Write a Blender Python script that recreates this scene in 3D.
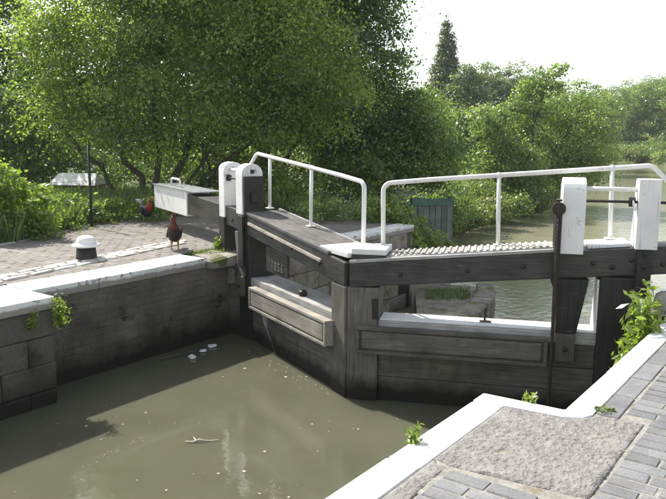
import bpy, bmesh, math, random
import numpy as np
from mathutils import Vector, Matrix

for o in list(bpy.data.objects): bpy.data.objects.remove(o)
scene = bpy.context.scene
C = scene.collection
R = math.radians

# ------------------------------------------------------------------ camera
# X = across the lock (right bank positive), Y = along the lock axis, Z up, coping level = 0
def cam_basis(pitch, roll, yaw):
    p, r, y = R(pitch), R(roll), R(yaw)
    fw = Vector((-math.sin(y)*math.cos(p), math.cos(y)*math.cos(p), -math.sin(p)))
    rt = Vector((math.cos(y), math.sin(y), 0)); up = rt.cross(fw)
    return fw, rt*math.cos(r)-up*math.sin(r), up*math.cos(r)+rt*math.sin(r)
FW, RT, UP = cam_basis(9.1, -0.35, 36.2)
cd = bpy.data.cameras.new('camera'); cam = bpy.data.objects.new('camera', cd); C.objects.link(cam)
cd.sensor_width = 36; cd.lens = 36*720/666; cd.clip_end = 2000; cd.clip_start = .05
M = Matrix((RT, UP, -FW)).transposed().to_4x4(); M.translation = (0, 0, 1.6); cam.matrix_world = M
scene.camera = cam

# ------------------------------------------------------------------ sky, sun, exposure
SUN_EL = R(47); SUN_DIR = Vector((-.985*math.cos(SUN_EL), .17*math.cos(SUN_EL), math.sin(SUN_EL))).normalized()
w = bpy.data.worlds.new('World'); scene.world = w; w.use_nodes = True
nt = w.node_tree; bg = nt.nodes['Background']
sky = nt.nodes.new('ShaderNodeTexSky'); sky.sky_type = 'NISHITA'; sky.sun_disc = False
sky.sun_elevation = SUN_EL; sky.sun_rotation = math.atan2(SUN_DIR.x, SUN_DIR.y)
sky.air_density = 1.0; sky.dust_density = 1.0; sky.ozone_density = 1.0; sky.altitude = 0
hs = nt.nodes.new('ShaderNodeHueSaturation'); hs.inputs['Saturation'].default_value = .36      # thin white summer haze over the whole sky
nt.links.new(sky.outputs[0], hs.inputs['Color']); nt.links.new(hs.outputs[0], bg.inputs[0]); bg.inputs[1].default_value = .15
sd = bpy.data.lights.new('sun', 'SUN'); sd.energy = 5.0; sd.angle = R(.5); sd.color = (1, .95, .86)
so = bpy.data.objects.new('sun', sd); C.objects.link(so)
so.rotation_euler = SUN_DIR.to_track_quat('Z', 'Y').to_euler(); so.location = (-20, 5, 30)
vs = scene.view_settings; vs.view_transform = 'Standard'; vs.look = 'None'; vs.gamma = 1; vs.exposure = .85; vs.use_curve_mapping = False
scene.render.resolution_x = 1024; scene.render.resolution_y = 767

# ------------------------------------------------------------------ materials
MATS = {}
def node_mat(name):
    m = bpy.data.materials.new(name); m.use_nodes = True; MATS[name] = m
    n = m.node_tree.nodes; return m, n, m.node_tree.links, n['Principled BSDF']
def coords(n, l, kind='Object', scale=(1, 1, 1)):
    tc = n.new('ShaderNodeTexCoord'); mp = n.new('ShaderNodeMapping'); mp.inputs['Scale'].default_value = scale
    l.new(tc.outputs[kind], mp.inputs['Vector']); return mp.outputs[0]
def world_pos(n, l, scale=(1, 1, 1)):
    g = n.new('ShaderNodeNewGeometry'); mp = n.new('ShaderNodeMapping'); mp.inputs['Scale'].default_value = scale
    l.new(g.outputs['Position'], mp.inputs['Vector']); return mp.outputs[0]
def noise(n, l, v, scale, detail=5, rough=.55):
    t = n.new('ShaderNodeTexNoise'); t.inputs['Scale'].default_value = scale
    t.inputs['Detail'].default_value = detail; t.inputs['Roughness'].default_value = rough
    l.new(v, t.inputs['Vector']); return t.outputs['Fac']
def ramp(n, l, fac, stops):
    r = n.new('ShaderNodeValToRGB'); e = r.color_ramp.elements
    while len(e) < len(stops): e.new(.5)
    for el, (p, c) in zip(e, stops): el.position = p; el.color = (*c, 1) if len(c) == 3 else c
    l.new(fac, r.inputs[0]); return r.outputs[0]
def g3(v): return (v, v, v)
def mix(n, l, f, a, b, mode='MIX'):
    x = n.new('ShaderNodeMix'); x.data_type = 'RGBA'; x.blend_type = mode
    for s, v in ((x.inputs[0], f), (x.inputs[6], a), (x.inputs[7], b)):
        if isinstance(v, (int, float)): s.default_value = v
        elif isinstance(v, tuple): s.default_value = (*v, 1)
        else: l.new(v, s)
    return x.outputs[2]
def bump(n, l, h, bs, strength=.4, dist=.01):
    b = n.new('ShaderNodeBump'); b.inputs['Strength'].default_value = strength; b.inputs['Distance'].default_value = dist
    l.new(h, b.inputs['Height']); l.new(b.outputs[0], bs.inputs['Normal']); return b
def hgt(n, l, lo, hi, amp=.12, nscale=4):
    """0 below lo, 1 above hi in world z, edge broken by noise (damp / algae line)"""
    g = n.new('ShaderNodeNewGeometry'); s = n.new('ShaderNodeSeparateXYZ'); l.new(g.outputs['Position'], s.inputs[0])
    t = noise(n, l, world_pos(n, l), nscale, 4)
    a = n.new('ShaderNodeMath'); a.operation = 'MULTIPLY_ADD'; l.new(t, a.inputs[0]); a.inputs[1].default_value = -2*amp
    l.new(s.outputs[2], a.inputs[2])
    mr = n.new('ShaderNodeMapRange'); mr.inputs[1].default_value = lo-amp; mr.inputs[2].default_value = hi-amp
    l.new(a.outputs[0], mr.inputs[0]); return mr.outputs[0]
def mat_rough(name, c1, c2, scale=6, rough=.85, bstr=.5, bscale=40, rand=.25, wet=None, stretch=(1, 1, 1), tint=False, spec=.3, bdist=.01, moss=None):
    m, n, l, bs = node_mat(name)
    v = world_pos(n, l, stretch)
    f = noise(n, l, v, scale, 6)
    col = ramp(n, l, f, [(.3, c1), (.7, c2)])
    fine = noise(n, l, v, bscale, 4)
    col = mix(n, l, .55, col, ramp(n, l, fine, [(.3, g3(.5)), (.7, g3(1.0))]), 'MULTIPLY')
    if rand:
        if tint: a = n.new('ShaderNodeAttribute'); a.attribute_name = 'tint'; rv = a.outputs['Fac']
        else: oi = n.new('ShaderNodeObjectInfo'); rv = oi.outputs['Random']
        col = mix(n, l, 1.0, col, ramp(n, l, rv, [(0, (1-rand, 1-rand, 1-rand)), (.5, (1, 1-.15*rand, 1-.3*rand)), (1, (1+rand*.6, 1+rand*.6, 1+rand*.6))]), 'MULTIPLY')
    if moss:
        mf = ramp(n, l, noise(n, l, v, moss[1], 5), [(moss[2], g3(0)), (moss[2]+.08, g3(1))])
        col = mix(n, l, mf, col, moss[0])
    if wet:
        col = mix(n, l, hgt(n, l, *wet[:2]), wet[2], col)
    l.new(col, bs.inputs['Base Color']); bs.inputs['Roughness'].default_value = rough
    bs.inputs['Specular IOR Level'].default_value = spec
    bump(n, l, fine, bs, bstr, bdist); return m
def mat_wood(name, c1, c2, along='x', rough=.75, rand=.2, wet=None, spec=.3, algae=None, wear=None):
    m, n, l, bs = node_mat(name)
    st = (1.2, 22, 22) if along == 'x' else (22, 22, 1.2)
    v = coords(n, l, 'Object', st); f = noise(n, l, v, 2.5, 7, .65)
    col = ramp(n, l, f, [(.3, c1), (.72, c2)])
    blot = noise(n, l, coords(n, l, 'Object', (1, 1, 1)), 3.5, 5)
    col = mix(n, l, .7, col, ramp(n, l, blot, [(.3, g3(.45)), (.7, g3(1.1))]), 'MULTIPLY')
    crack = noise(n, l, coords(n, l, 'Object', (.7, 55, 55) if along == 'x' else (55, 55, .7)), 1.6, 3)      # drying splits along the grain
    col = mix(n, l, ramp(n, l, crack, [(.27, g3(.75)), (.36, g3(0))]), col, (.012, .011, .01))
    oi = n.new('ShaderNodeObjectInfo')
    col = mix(n, l, 1.0, col, ramp(n, l, oi.outputs['Random'], [(0, g3(1-rand)), (1, g3(1+rand))]), 'MULTIPLY')
    if algae:
        af = ramp(n, l, noise(n, l, world_pos(n, l, (1, 1, .5)), 4.5, 6, .6), [(.52, g3(0)), (.68, g3(.75))])
        col = mix(n, l, af, col, algae)
    if wear:     # paint rubbed off and bleached in patches along the grain
        wf = ramp(n, l, noise(n, l, coords(n, l, 'Object', (1, 5, 5)), 5.0, 7, .65), [(.60, g3(0)), (.68, g3(.8))])
        col = mix(n, l, wf, col, wear)
    if wet: col = mix(n, l, hgt(n, l, *wet[:2], .1, 5), wet[2], col)
    l.new(col, bs.inputs['Base Color']); bs.inputs['Roughness'].default_value = rough
    bs.inputs['Specular IOR Level'].default_value = spec
    bump(n, l, f, bs, .5, .006); return m
def mat_paint(name, c, under, wear=.62, rough=.5, scale=9, grime=.55, low=None):
    m, n, l, bs = node_mat(name)
    v = world_pos(n, l); f = noise(n, l, v, scale, 7, .65)
    fac = ramp(n, l, f, [(wear, g3(0)), (wear+.05, g3(1))])
    soft = ramp(n, l, noise(n, l, v, 3.0, 4), [(.25, g3(.8)), (.7, g3(1))])
    paint = mix(n, l, fac, c, under)
    streak = noise(n, l, world_pos(n, l, (34, 34, 2.2)), 1.0, 4)       # rust and dirt runs down the paint
    paint = mix(n, l, ramp(n, l, streak, [(.58, g3(0)), (.78, g3(grime))]), paint, (.30, .25, .19))
    if low is not None: paint = mix(n, l, hgt(n, l, low-.012, low+.012, .03, 9), under, paint)
    col = mix(n, l, 1.0, paint, soft, 'MULTIPLY')
    l.new(col, bs.inputs['Base Color']); bs.inputs['Roughness'].default_value = rough
    bump(n, l, f, bs, .25, .004); return m
def mat_leaf(name, c1, c2, trans=.4, rough=.5, c3=None):
    m, n, l, bs = node_mat(name)
    a = n.new('ShaderNodeAttribute'); a.attribute_name = 'tint'
    stops = [(0, c1), (1, c2)] if c3 is None else [(0, c1), (.75, c2), (1, c3)]
    col = ramp(n, l, a.outputs['Fac'], stops)
    l.new(col, bs.inputs['Base Color']); bs.inputs['Roughness'].default_value = rough; bs.inputs['Specular IOR Level'].default_value = .6
    t = n.new('ShaderNodeBsdfTranslucent'); ty = mix(n, l, 1.0, col, (2.0, 2.15, .9), 'MULTIPLY'); l.new(ty, t.inputs[0])
    ms = n.new('ShaderNodeMixShader'); ms.inputs[0].default_value = trans
    l.new(bs.outputs[0], ms.inputs[1]); l.new(t.outputs[0], ms.inputs[2])
    l.new(ms.outputs[0], n['Material Output'].inputs[0]); return m
def mat_plain(name, c, rough=.5, metal=0, var=.25):
    m, n, l, bs = node_mat(name)
    f = noise(n, l, coords(n, l), 14, 5)
    l.new(mix(n, l, 1.0, c, ramp(n, l, f, [(.3, g3(1-var)), (.7, g3(1))]), 'MULTIPLY'), bs.inputs['Base Color'])
    bs.inputs['Roughness'].default_value = rough; bs.inputs['Metallic'].default_value = metal; return m
def mat_water(name, c, rough, waves, sss=0):
    m, n, l, bs = node_mat(name)
    v = world_pos(n, l)
    f = noise(n, l, v, 1.1, 4)
    col = ramp(n, l, f, [(.3, tuple(x*.82 for x in c)), (.7, c)])
    l.new(col, bs.inputs['Base Color']); bs.inputs['Roughness'].default_value = rough; bs.inputs['IOR'].default_value = 1.48      # water with a slight film on it
    if sss:      # murky water: light spreads a little below the surface
        bs.inputs['Subsurface Weight'].default_value = 1; bs.inputs['Subsurface Radius'].default_value = (1, .95, .6); bs.inputs['Subsurface Scale'].default_value = sss
    h = None
    for sc, st, amp in waves:
        f = noise(n, l, world_pos(n, l, st), sc, 3)
        mm = n.new('ShaderNodeMath'); mm.operation = 'MULTIPLY_ADD'; l.new(f, mm.inputs[0]); mm.inputs[1].default_value = amp
        if h is None: mm.inputs[2].default_value = 0
        else: l.new(h, mm.inputs[2])
        h = mm.outputs[0]
    bump(n, l, h, bs, 1.0, 1.0); return m

WET = (.016, .015, .011)
mat_rough('setts_blue', (.155, .158, .168), (.24, .243, .25), 5, .8, .5, 60, .15, bdist=.006)
mat_rough('setts_brown', (.185, .171, .157), (.285, .262, .242), 2.2, .85, .5, 90, .12, tint=True)
mat_rough('setts_brown_single', (.185, .171, .157), (.285, .262, .242), 2.2, .85, .5, 90, .12)
mat_rough('setts_pale', (.42, .40, .37), (.66, .64, .60), 9, .75, .4, 60, .2)  # worn tread bricks, with reflected sun put into the pale colour
mat_rough('mortar', (.165, .152, .138), (.27, .25, .228), 14, .95, .6, 60, 0, moss=((.10, .10, .04), 3.0, .58))
mat_rough('mortar_light', (.22, .21, .185), (.36, .345, .31), 9, .95, .6, 60, 0, moss=((.17, .14, .09), 4.0, .58))
mat_rough('edge_stone', (.26, .24, .21), (.50, .48, .44), 8, .9, .8, 40, .2)
mat_rough('concrete_rough', (.19, .182, .17), (.295, .284, .268), 6, .9, 1.0, 30, 0, bdist=.03)
mat_rough('wall_brick', (.06, .055, .046), (.20, .183, .153), 1.4, .9, .7, 45, .1, wet=(-1.0, -.72, WET), moss=((.03, .032, .016), 2.2, .60))
mat_rough('wall_stone', (.085, .078, .066), (.17, .156, .132), 2.5, .9, .8, 30, .2, wet=(-1.0, -.72, WET), moss=((.035, .036, .02), 2.0, .58))
mat_rough('wall_core', (.058, .053, .044), (.18, .165, .138), 1.4, .95, .8, 30, 0, wet=(-1.0, -.72, WET))
mat_rough('old_stone', (.16, .15, .125), (.34, .32, .28), 4, .9, .9, 25, .25, moss=((.10, .11, .035), 3.5, .56))
mat_rough('soil', (.055, .05, .032), (.12, .105, .06), 2, .95, .8, 20, 0)
mat_rough('grass_ground', (.05, .07, .022), (.11, .13, .045), .9, .95, .8, 14, 0)
mat_paint('white_paint', (.78, .78, .77), (.34, .32, .28), .625, .5, 13, .7)
mat_paint('white_coping', (.78, .78, .76), (.36, .34, .31), .60, .7, 16)
mat_paint('white_worn', (.74, .74, .73), (.27, .255, .23), .555, .75, 11, .35, -.055)
mat_paint('rail_white', (.80, .80, .78), (.45, .40, .33), .70, .4, 14)
mat_wood('black_beam', (.024, .023, .022), (.085, .081, .075), 'x', .5, .1, wear=(.12, .114, .103))
mat_wood('black_post', (.014, .0135, .013), (.045, .043, .04), 'z', .55, .1, wear=(.075, .072, .066))
mat_wood('grey_board', (.08, .075, .067), (.18, .169, .15), 'x', .85, .2, wet=(-.98, -.84, WET), algae=(.062, .066, .035))
mat_wood('grey_post', (.08, .074, .065), (.21, .197, .174), 'z', .85, .15, wet=(-.98, -.84, WET), algae=(.075, .076, .048))
mat_wood('pale_board', (.22, .20, .165), (.46, .43, .37), 'x', .85, .15)
mat_wood('tread_dark', (.07, .067, .062), (.20, .19, .175), 'x', .8, .15)  # dark grey walkway boards, their shadow put into the colour too
mat_wood('tread_board', (.26, .25, .235), (.50, .49, .46), 'x', .8, .15)
mat_plain('iron', (.03, .026, .024), .55, .3, .4)
mat_plain('rust_iron', (.05, .034, .027), .75, .1, .5)
mat_plain('steel_grey', (.42, .44, .46), .35, .6, .2)
mat_plain('blue_paint', (.30, .42, .58), .5, 0, .2)
mat_plain('teal_sheet', (.075, .16, .125), .7, 0, .5)
mat_plain('teal_pale', (.14, .32, .28), .7, 0, .4)
mat_wood('fence_grey', (.10, .118, .10), (.21, .235, .205), 'z', .85, .2)
mat_plain('white_sheet', (.78, .78, .78), .6, 0, .12)
mat_plain('dark_wood', (.05, .04, .03), .8, 0, .4)
mat_plain('letter', (.16, .157, .14), .7, 0, .4)
mat_plain('comb_red', (.30, .026, .018), .55)
mat_plain('hackle', (.12, .026, .01), .6, 0, .6)
mat_plain('feather_dark', (.02, .011, .008), .6, 0, .7)
mat_plain('feather_black', (.012, .012, .016), .4, 0, .6)
mat_plain('feather_grey', (.40, .40, .40), .6, 0, .4)
mat_plain('leg_yellow', (.42, .30, .12), .6)
mat_plain('litter', (.62, .58, .48), .8, 0, .5)
mat_plain('litter_white', (.75, .76, .78), .5, 0, .1)
mat_plain('petal_yellow', (.75, .55, .03), .6)
mat_plain('petal_white', (.75, .75, .70), .6)
mat_rough('bark', (.05, .043, .033), (.14, .12, .095), 6, .95, 1, 30, 0, stretch=(1, 1, .3), bdist=.02)
mat_rough('bark_light', (.10, .09, .07), (.22, .19, .15), 6, .95, 1, 30, 0, stretch=(1, 1, .3), bdist=.02)
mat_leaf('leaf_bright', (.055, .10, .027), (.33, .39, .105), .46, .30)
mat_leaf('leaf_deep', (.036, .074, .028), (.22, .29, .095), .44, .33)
mat_leaf('leaf_mid', (.055, .10, .035), (.26, .32, .12), .44, .34)
mat_leaf('leaf_olive', (.07, .095, .04), (.23, .25, .11), .42, .4)
mat_leaf('leaf_grey', (.075, .11, .055), (.21, .25, .13), .38, .45)
mat_leaf('leaf_conifer', (.055, .085, .045), (.17, .205, .105), .33, .5)
mat_leaf('leaf_weed', (.08, .135, .025), (.25, .32, .075), .42, .38)
mat_leaf('leaf_grass', (.045, .08, .022), (.14, .19, .06), .35, .55, (.26, .24, .12))
mat_water('water_chamber', (.113, .114, .077), .008, [(1.3, (1, 1, 1), .008), (6, (1, 1, 1), .0016), (22, (1, 1, 1), .0004)], .4)
mat_water('water_canal', (.27, .265, .185), .012, [(1.4, (1, 1, 1), .012), (4.5, (1.5, 1, 1), .013), (12, (1.5, 1, 1), .004)])

# ------------------------------------------------------------------ mesh helpers
class MB:
    def __init__(s): s.v = []; s.f = []
    def add(s, vs, fs):
        b = len(s.v); s.v += [tuple(v) for v in vs]; s.f += [tuple(b+i for i in f) for f in fs]; return s
    def box(s, x0, x1, y0, y1, z0, z1):
        return s.add([(x, y, z) for x in (x0, x1) for y in (y0, y1) for z in (z0, z1)],
                     [(0, 1, 3, 2), (4, 6, 7, 5), (0, 4, 5, 1), (2, 3, 7, 6), (0, 2, 6, 4), (1, 5, 7, 3)])
    def hexa(s, lo, hi):      # two quads of 4 points, same winding
        return s.add(list(lo)+list(hi), [(3, 2, 1, 0), (4, 5, 6, 7)]+[(i, (i+1) % 4, 4+(i+1) % 4, 4+i) for i in range(4)])
    def prism(s, poly, fn, d0, d1):   # polygon (a,b) -> fn(a,b,d)
        n = len(poly)
        return s.add([fn(a, b, d0) for a, b in poly]+[fn(a, b, d1) for a, b in poly],
                     [tuple(range(n))[::-1], tuple(range(n, 2*n))]+[(i, (i+1) % n, n+(i+1) % n, n+i) for i in range(n)])
    def tube(s, path, rad, k=8, cap=True):
        path = [Vector(p) for p in path]; n = len(path)
        if not hasattr(rad, '__len__'): rad = [rad]*n
        vs = []; up = None
        for i, p in enumerate(path):
            d = (path[min(i+1, n-1)]-path[max(i-1, 0)]).normalized()
            if up is None:
                up = d.cross(Vector((0, 0, 1)))
                if up.length < .1: up = d.cross(Vector((1, 0, 0)))
                up.normalize()
            else:
                up = (up-d*up.dot(d)).normalized()
            b = d.cross(up)
            for j in range(k):
                a = 2*math.pi*j/k; vs.append(p+(up*math.cos(a)+b*math.sin(a))*rad[i])
        fs = [(i*k+j, i*k+(j+1) % k, (i+1)*k+(j+1) % k, (i+1)*k+j) for i in range(n-1) for j in range(k)]
        if cap: fs += [tuple(range(k))[::-1], tuple(range((n-1)*k, n*k))]
        return s.add(vs, fs)
    def lathe(s, prof, k=24, cx=0, cy=0):
        vs = [(cx+r*math.cos(2*math.pi*j/k), cy+r*math.sin(2*math.pi*j/k), z) for r, z in prof for j in range(k)]
        fs = [(i*k+j, i*k+(j+1) % k, (i+1)*k+(j+1) % k, (i+1)*k+j) for i in range(len(prof)-1) for j in range(k)]
        fs += [tuple(range(k))[::-1], tuple(range((len(prof)-1)*k, len(prof)*k))]
        return s.add(vs, fs)
    def loft(s, rings, k=14):  # rings: (centre, axisA(vec*radius), axisB(vec*radius))
        vs = [Vector(c)+Vector(a)*math.cos(2*math.pi*j/k)+Vector(b)*math.sin(2*math.pi*j/k) for c, a, b in rings for j in range(k)]
        fs = [(i*k+j, i*k+(j+1) % k, (i+1)*k+(j+1) % k, (i+1)*k+j) for i in range(len(rings)-1) for j in range(k)]
        fs += [tuple(range(k))[::-1], tuple(range((len(rings)-1)*k, len(rings)*k))]
        return s.add(vs, fs)
    def build(s, name, mat, parent=None, bevel=0, smooth=False, flip=False, segs=2):
        me = bpy.data.meshes.new(name)
        me.from_pydata([(-x, y, z) for x, y, z in s.v] if flip else s.v, [], s.f)
        bm = bmesh.new(); bm.from_mesh(me); bmesh.ops.recalc_face_normals(bm, faces=bm.faces)
        if bevel: bmesh.ops.bevel(bm, geom=list(bm.edges), offset=bevel, segments=segs, affect='EDGES', profile=.6)
        bm.to_mesh(me); bm.free()
        if smooth: me.polygons.foreach_set('use_smooth', [True]*len(me.polygons))
        me.materials.append(MATS[mat])
        return link(name, me, parent)
def link(name, data, parent=None, loc=None, rz=0):
    o = bpy.data.objects.new(name, data); C.objects.link(o)
    if parent: o.parent = parent
    if loc is not None: o.location = loc
    if rz: o.rotation_euler = (0, 0, rz)
    return o
def tag(o, label=None, cat=None, group=None, kind=None):
    if label: o['label'] = label
    if cat: o['category'] = cat
    if group: o['group'] = group
    if kind: o['kind'] = kind
    return o
def empty(name, loc, rz=0, **k):
    o = link(name, None, None, loc, rz); o.empty_display_size = .2; return tag(o, **k)
def poly_sheet(name, pts, z, mat, parent=None):
    me = bpy.data.meshes.new(name); me.from_pydata([(*p, z) for p in pts], [], [tuple(range(len(pts)))])
    bm = bmesh.new(); bm.from_mesh(me); bmesh.ops.recalc_face_normals(bm, faces=bm.faces)
    if bm.faces and next(iter(bm.faces)).normal.z < 0: bmesh.ops.reverse_faces(bm, faces=bm.faces)
    bmesh.ops.triangulate(bm, faces=bm.faces); bm.to_mesh(me); bm.free()
    me.materials.append(MATS[mat]); return link(name, me, parent)
def inside(p, poly):
    x, y = p; c = False; n = len(poly)
    for i in range(n):
        x0, y0 = poly[i]; x1, y1 = poly[(i+1) % n]
        if (y0 > y) != (y1 > y) and x < (x1-x0)*(y-y0)/(y1-y0)+x0: c = not c
    return c
def pix(x, y, z):         # photo pixel -> point on the level z
    d = FW+RT*((x-333)/720)-UP*((y-249.5)/720); k = (z-1.6)/d.z
    return Vector((0, 0, 1.6))+d*k
def at(x, dist):          # direction of a picture column, on plan
    d = FW+RT*((x-333)/720); d.z = 0; d.normalize(); return d.x*dist, d.y*dist

rnd = random.Random(7); rng = np.random.default_rng(11)

# ------------------------------------------------------------------ water
ZC, ZD = -1.1, -1.5
GM, GL, GR = (-4.1, 5.83), (-6.58, 6.90), (-1.62, 6.90)
cw = poly_sheet('chamber_water', [(-7.0, -12), (-7.0, 7.2), (GL[0]+.06, GL[1]+.16), (GM[0], GM[1]+.2), (GR[0]-.06, GR[1]+.16), (-1.1, 7.2), (-1.1, -12)], ZC, 'water_chamber')
tag(cw, kind='structure')
dw = poly_sheet('canal_water', [(-7.0, 7.3), (GL[0]+.04, GL[1]+.24), (GM[0], GM[1]+.26), (GR[0]-.04, GR[1]+.24), (-1.0, 7.3), (14, 7.3), (14, 140), (-90, 140), (-90, 60), (-30, 10), (-7.0, 10)], ZD, 'water_canal')
tag(dw, kind='structure')

# ------------------------------------------------------------------ ground of both banks
def interp(tab, y):
    if y <= tab[0][0]: return tab[0][1]
    for (a, b), (c, d) in zip(tab, tab[1:]):
        if y <= c: return b+(d-b)*(y-a)/(c-a)
    return tab[-1][1]
XL = [(9.6, -6.75), (11.2, -6.75), (13, -8.3), (16, -9.4), (19.6, -9.9), (29, -10.2), (45, -13.2), (68, -18.8), (80, -24), (100, -44), (120, -90)]
XR = [(7.4, -1.2), (14, 1.5), (30, 3.5), (50, -.5), (66, -7), (78, -14), (86, -19.5), (96, -30), (106, -45), (118, -90)]
TOPL = [(10.5, -.05), (13, -.55), (17, -.85), (30, -.9), (60, -.7), (120, -.2)]
TOPR = [(7, -.03), (12, -.1), (20, -.6), (40, -.8), (120, -.4)]
def bank(name, tab, top, side, ys, rows=((0, None), (.35, .25), (1.0, .75), (2.2, 1.0), (5, 1.02), (12, 1.05), (30, 1.0), (320, .9))):
    vs = []; fs = []; k = len(rows)
    for y in ys:
        xe = interp(tab, y); zt = interp(top, y)
        for off, fr in rows:
            z = -2.2 if fr is None else (ZD-.1)+(zt-(ZD-.1))*fr
            jit = 0 if off > 10 else .12*math.sin(y*1.7+off*3)
            vs.append((xe+side*(off+jit*(off > .2)), y, z))
    for i in range(len(ys)-1):
        for j in range(k-1):
            a = i*k+j; fs.append((a, a+1, a+k+1, a+k))
    mb = MB(); mb.v = vs; mb.f = fs
    o = mb.build(name, 'grass_ground', None, smooth=True)
    bm = bmesh.new(); bm.from_mesh(o.data)
    for f in bm.faces:
        if f.normal.z < 0: f.normal_flip()
    bm.to_mesh(o.data); bm.free()
    return tag(o, kind='structure')
ys1 = [11.32+.6*i for i in range(24)]+[26+2.5*i for i in range(36)]+[118, 140]
bank('left_bank_ground', XL, TOPL, -1, ys1)
bank('right_bank_ground', XR, TOPR, 1, [7.5+.8*i for i in range(20)]+[24+2.5*i for i in range(36)]+[118])
def grid(name, x0, x1, y0, y1, nx, ny, zf, mat):
    mb = MB()
    mb.v = [(x0+(x1-x0)*i/nx, y0+(y1-y0)*j/ny, zf(x0+(x1-x0)*i/nx, y0+(y1-y0)*j/ny)) for j in range(ny+1) for i in range(nx+1)]
    mb.f = [(j*(nx+1)+i, j*(nx+1)+i+1, (j+1)*(nx+1)+i+1, (j+1)*(nx+1)+i) for j in range(ny) for i in range(nx)]
    return mb.build(name, mat, None, smooth=True)
tag(grid('meadow_ground', -330, -7.25, -40, 11.34, 120, 20, lambda x, y: -.05, 'grass_ground'), kind='structure')
tag(grid('yard_ground', -1.12, 300, -40, 7.52, 40, 10, lambda x, y: -.05, 'soil'), kind='structure')
hz = grid('horizon_ground', -395, 395, 100, 450, 30, 20, lambda x, y: -.6+max(0, y-160)*.012, 'grass_ground'); tag(hz, kind='structure')

# ------------------------------------------------------------------ lock walls
def wallbox(name, boxes, mat='wall_core'):
    mb = MB()
    for b in boxes: mb.box(*b)
    return tag(mb.build(name, mat), kind='structure')
wl = wallbox('lock_wall_left', [(-7.6, -6.40, -12, 3.98, -2.4, -.125), (-7.6, -6.7925, 3.98, 6.92, -2.4, -.125), (-7.6, -6.46, 6.92, 11.2, -2.4, -.125)])
wr = wallbox('lock_wall_right', [(-1.74, -.9, -12, 4.09, -2.4, -.125), (-1.25, -.9, 4.09, 7.4, -2.4, -.125), (-1.60, -.9, 7.4, 9.4, -2.4, -.125)])
def shared_block(name, sx, sy, sz, mat, ch, seed=0, rough=0):
    """chamfered block, origin in its centre; face detail kept light"""
    mb = MB(); mb.box(-sx/2, sx/2, -sy/2, sy/2, -sz/2, sz/2)
    me_o = mb.build(name, mat, None, bevel=ch, segs=1); me = me_o.data
    if rough:
        r2 = random.Random(seed)
        for v in me.vertices: v.co += Vector((r2.uniform(-1, 1), r2.uniform(-1, 1), r2.uniform(-1, 1)))*rough
    bpy.data.objects.remove(me_o); return me
# gate recess, left: brick courses, facing +X
bm_s = [shared_block('brick', .05, .218, .068, 'wall_brick', .006, s, .003) for s in range(5)]
BH, BL = .0765, .2265
row = 0; z = -.165
while z > -1.15:
    y = 4.0-(BL/2 if row % 2 else 0)+BL/2
    while y < 6.9:
        if y > 3.99+.05:
            link('brick', rnd.choice(bm_s), wl, (-6.83+.017+rnd.uniform(-.004, .004), min(y, 6.79), z), rnd.uniform(-.012, .012))
        y += BL
    z -= BH; row += 1
# chamber face, left: large stones, facing +X, and its end face (facing +Y)
st = [shared_block('stone', .08, .57, .265, 'wall_stone', .012, s+20, .006) for s in range(4)]
st2 = [shared_block('stone', .38, .08, .265, 'wall_stone', .012, s+40, .006) for s in range(2)]
sth = shared_block('stone', .08, .275, .265, 'wall_stone', .012, 29, .006)
for r in range(5):
    for q in range(8):
        y = 3.70-.58*q-(.29 if r % 2 else 0)
        link('stone', rnd.choice(st), wl, (-6.40+.0+rnd.uniform(-.006, .006), y, -.262-.275*r), rnd.uniform(-.006, .006))
    if r % 2: link('stone', sth, wl, (-6.40, 3.838, -.262-.275*r))
    link('stone', rnd.choice(st2), wl, (-6.62, 3.985+rnd.uniform(-.005, .005), -.262-.275*r))
# downstream face of the left wall, below the gate
st4 = [shared_block('stone', .08, .57, .265, 'old_stone', .012, s+25, .006) for s in range(4)]
for r in range(6):
    for q in range(7):
        y = 7.25+.58*q+(.29 if r % 2 else 0)
        if y < 11.0: link('stone', rnd.choice(st4), wl, (-6.46+rnd.uniform(-.006, .006), y, -.262-.275*r), rnd.uniform(-.006, .006))
st3 = [shared_block('stone', .55, .08, .265, 'old_stone', .012, s+60, .006) for s in range(2)]
for r in range(6):
    for q in range(2): link('stone', rnd.choice(st3), wl, (-6.72-.56*q, 11.21, -.262-.275*r))
# quoin stones round the left heel
for k, (x, y, zc, sx, sy, sz) in enumerate([(-6.86, 6.72, -.085, .34, .50, .17), (-6.90, 7.18, -.08, .42, .38, .16), (-7.05, 6.78, -.02, .25, .40, .05), (-6.84, 7.02, -.30, .30, .30, .24)]):
    link('quoin_stone', shared_block('quoin_stone', sx, sy, sz, 'old_stone', .03, 80+k, .02), wl, (x, y, zc), rnd.uniform(-.08, .08))
# coping stones, painted white
def coping(parent, x0, x1, y0, y1, step, axis='y', z1=0.0, z0=-.125, name='coping_stone', mat='white_coping'):
    n = max(1, round(((y1-y0) if axis == 'y' else (x1-x0))/step))
    for i in range(n):
        mb = MB()
        if axis == 'y':
            a = y0+(y1-y0)*i/n; b = y0+(y1-y0)*(i+1)/n; mb.box(x0, x1, a+.002, b-.002, z0, z1+rnd.uniform(-.003, .003))
        else:
            a = x0+(x1-x0)*i/n; b = x0+(x1-x0)*(i+1)/n; mb.box(a+.002, b-.002, y0, y1, z0, z1+rnd.uniform(-.003, .003))
        mb.build(name, mat, parent, bevel=.016, smooth=False)
coping(wl, -6.82, -6.34, -6, 4.0, 1.1, mat='white_worn')
coping(wl, -7.26, -6.77, 4.008, 6.46, .82, mat='white_worn')
coping(wl, -7.255, -6.825, 3.3, 4.004, 1.0, z1=-.004, mat='white_worn')
coping(wl, -6.78, -6.42, 7.45, 11.25, .95, mat='white_worn')
coping(wr, -1.79, -1.60, -1.0, 3.895, .98)
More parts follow.
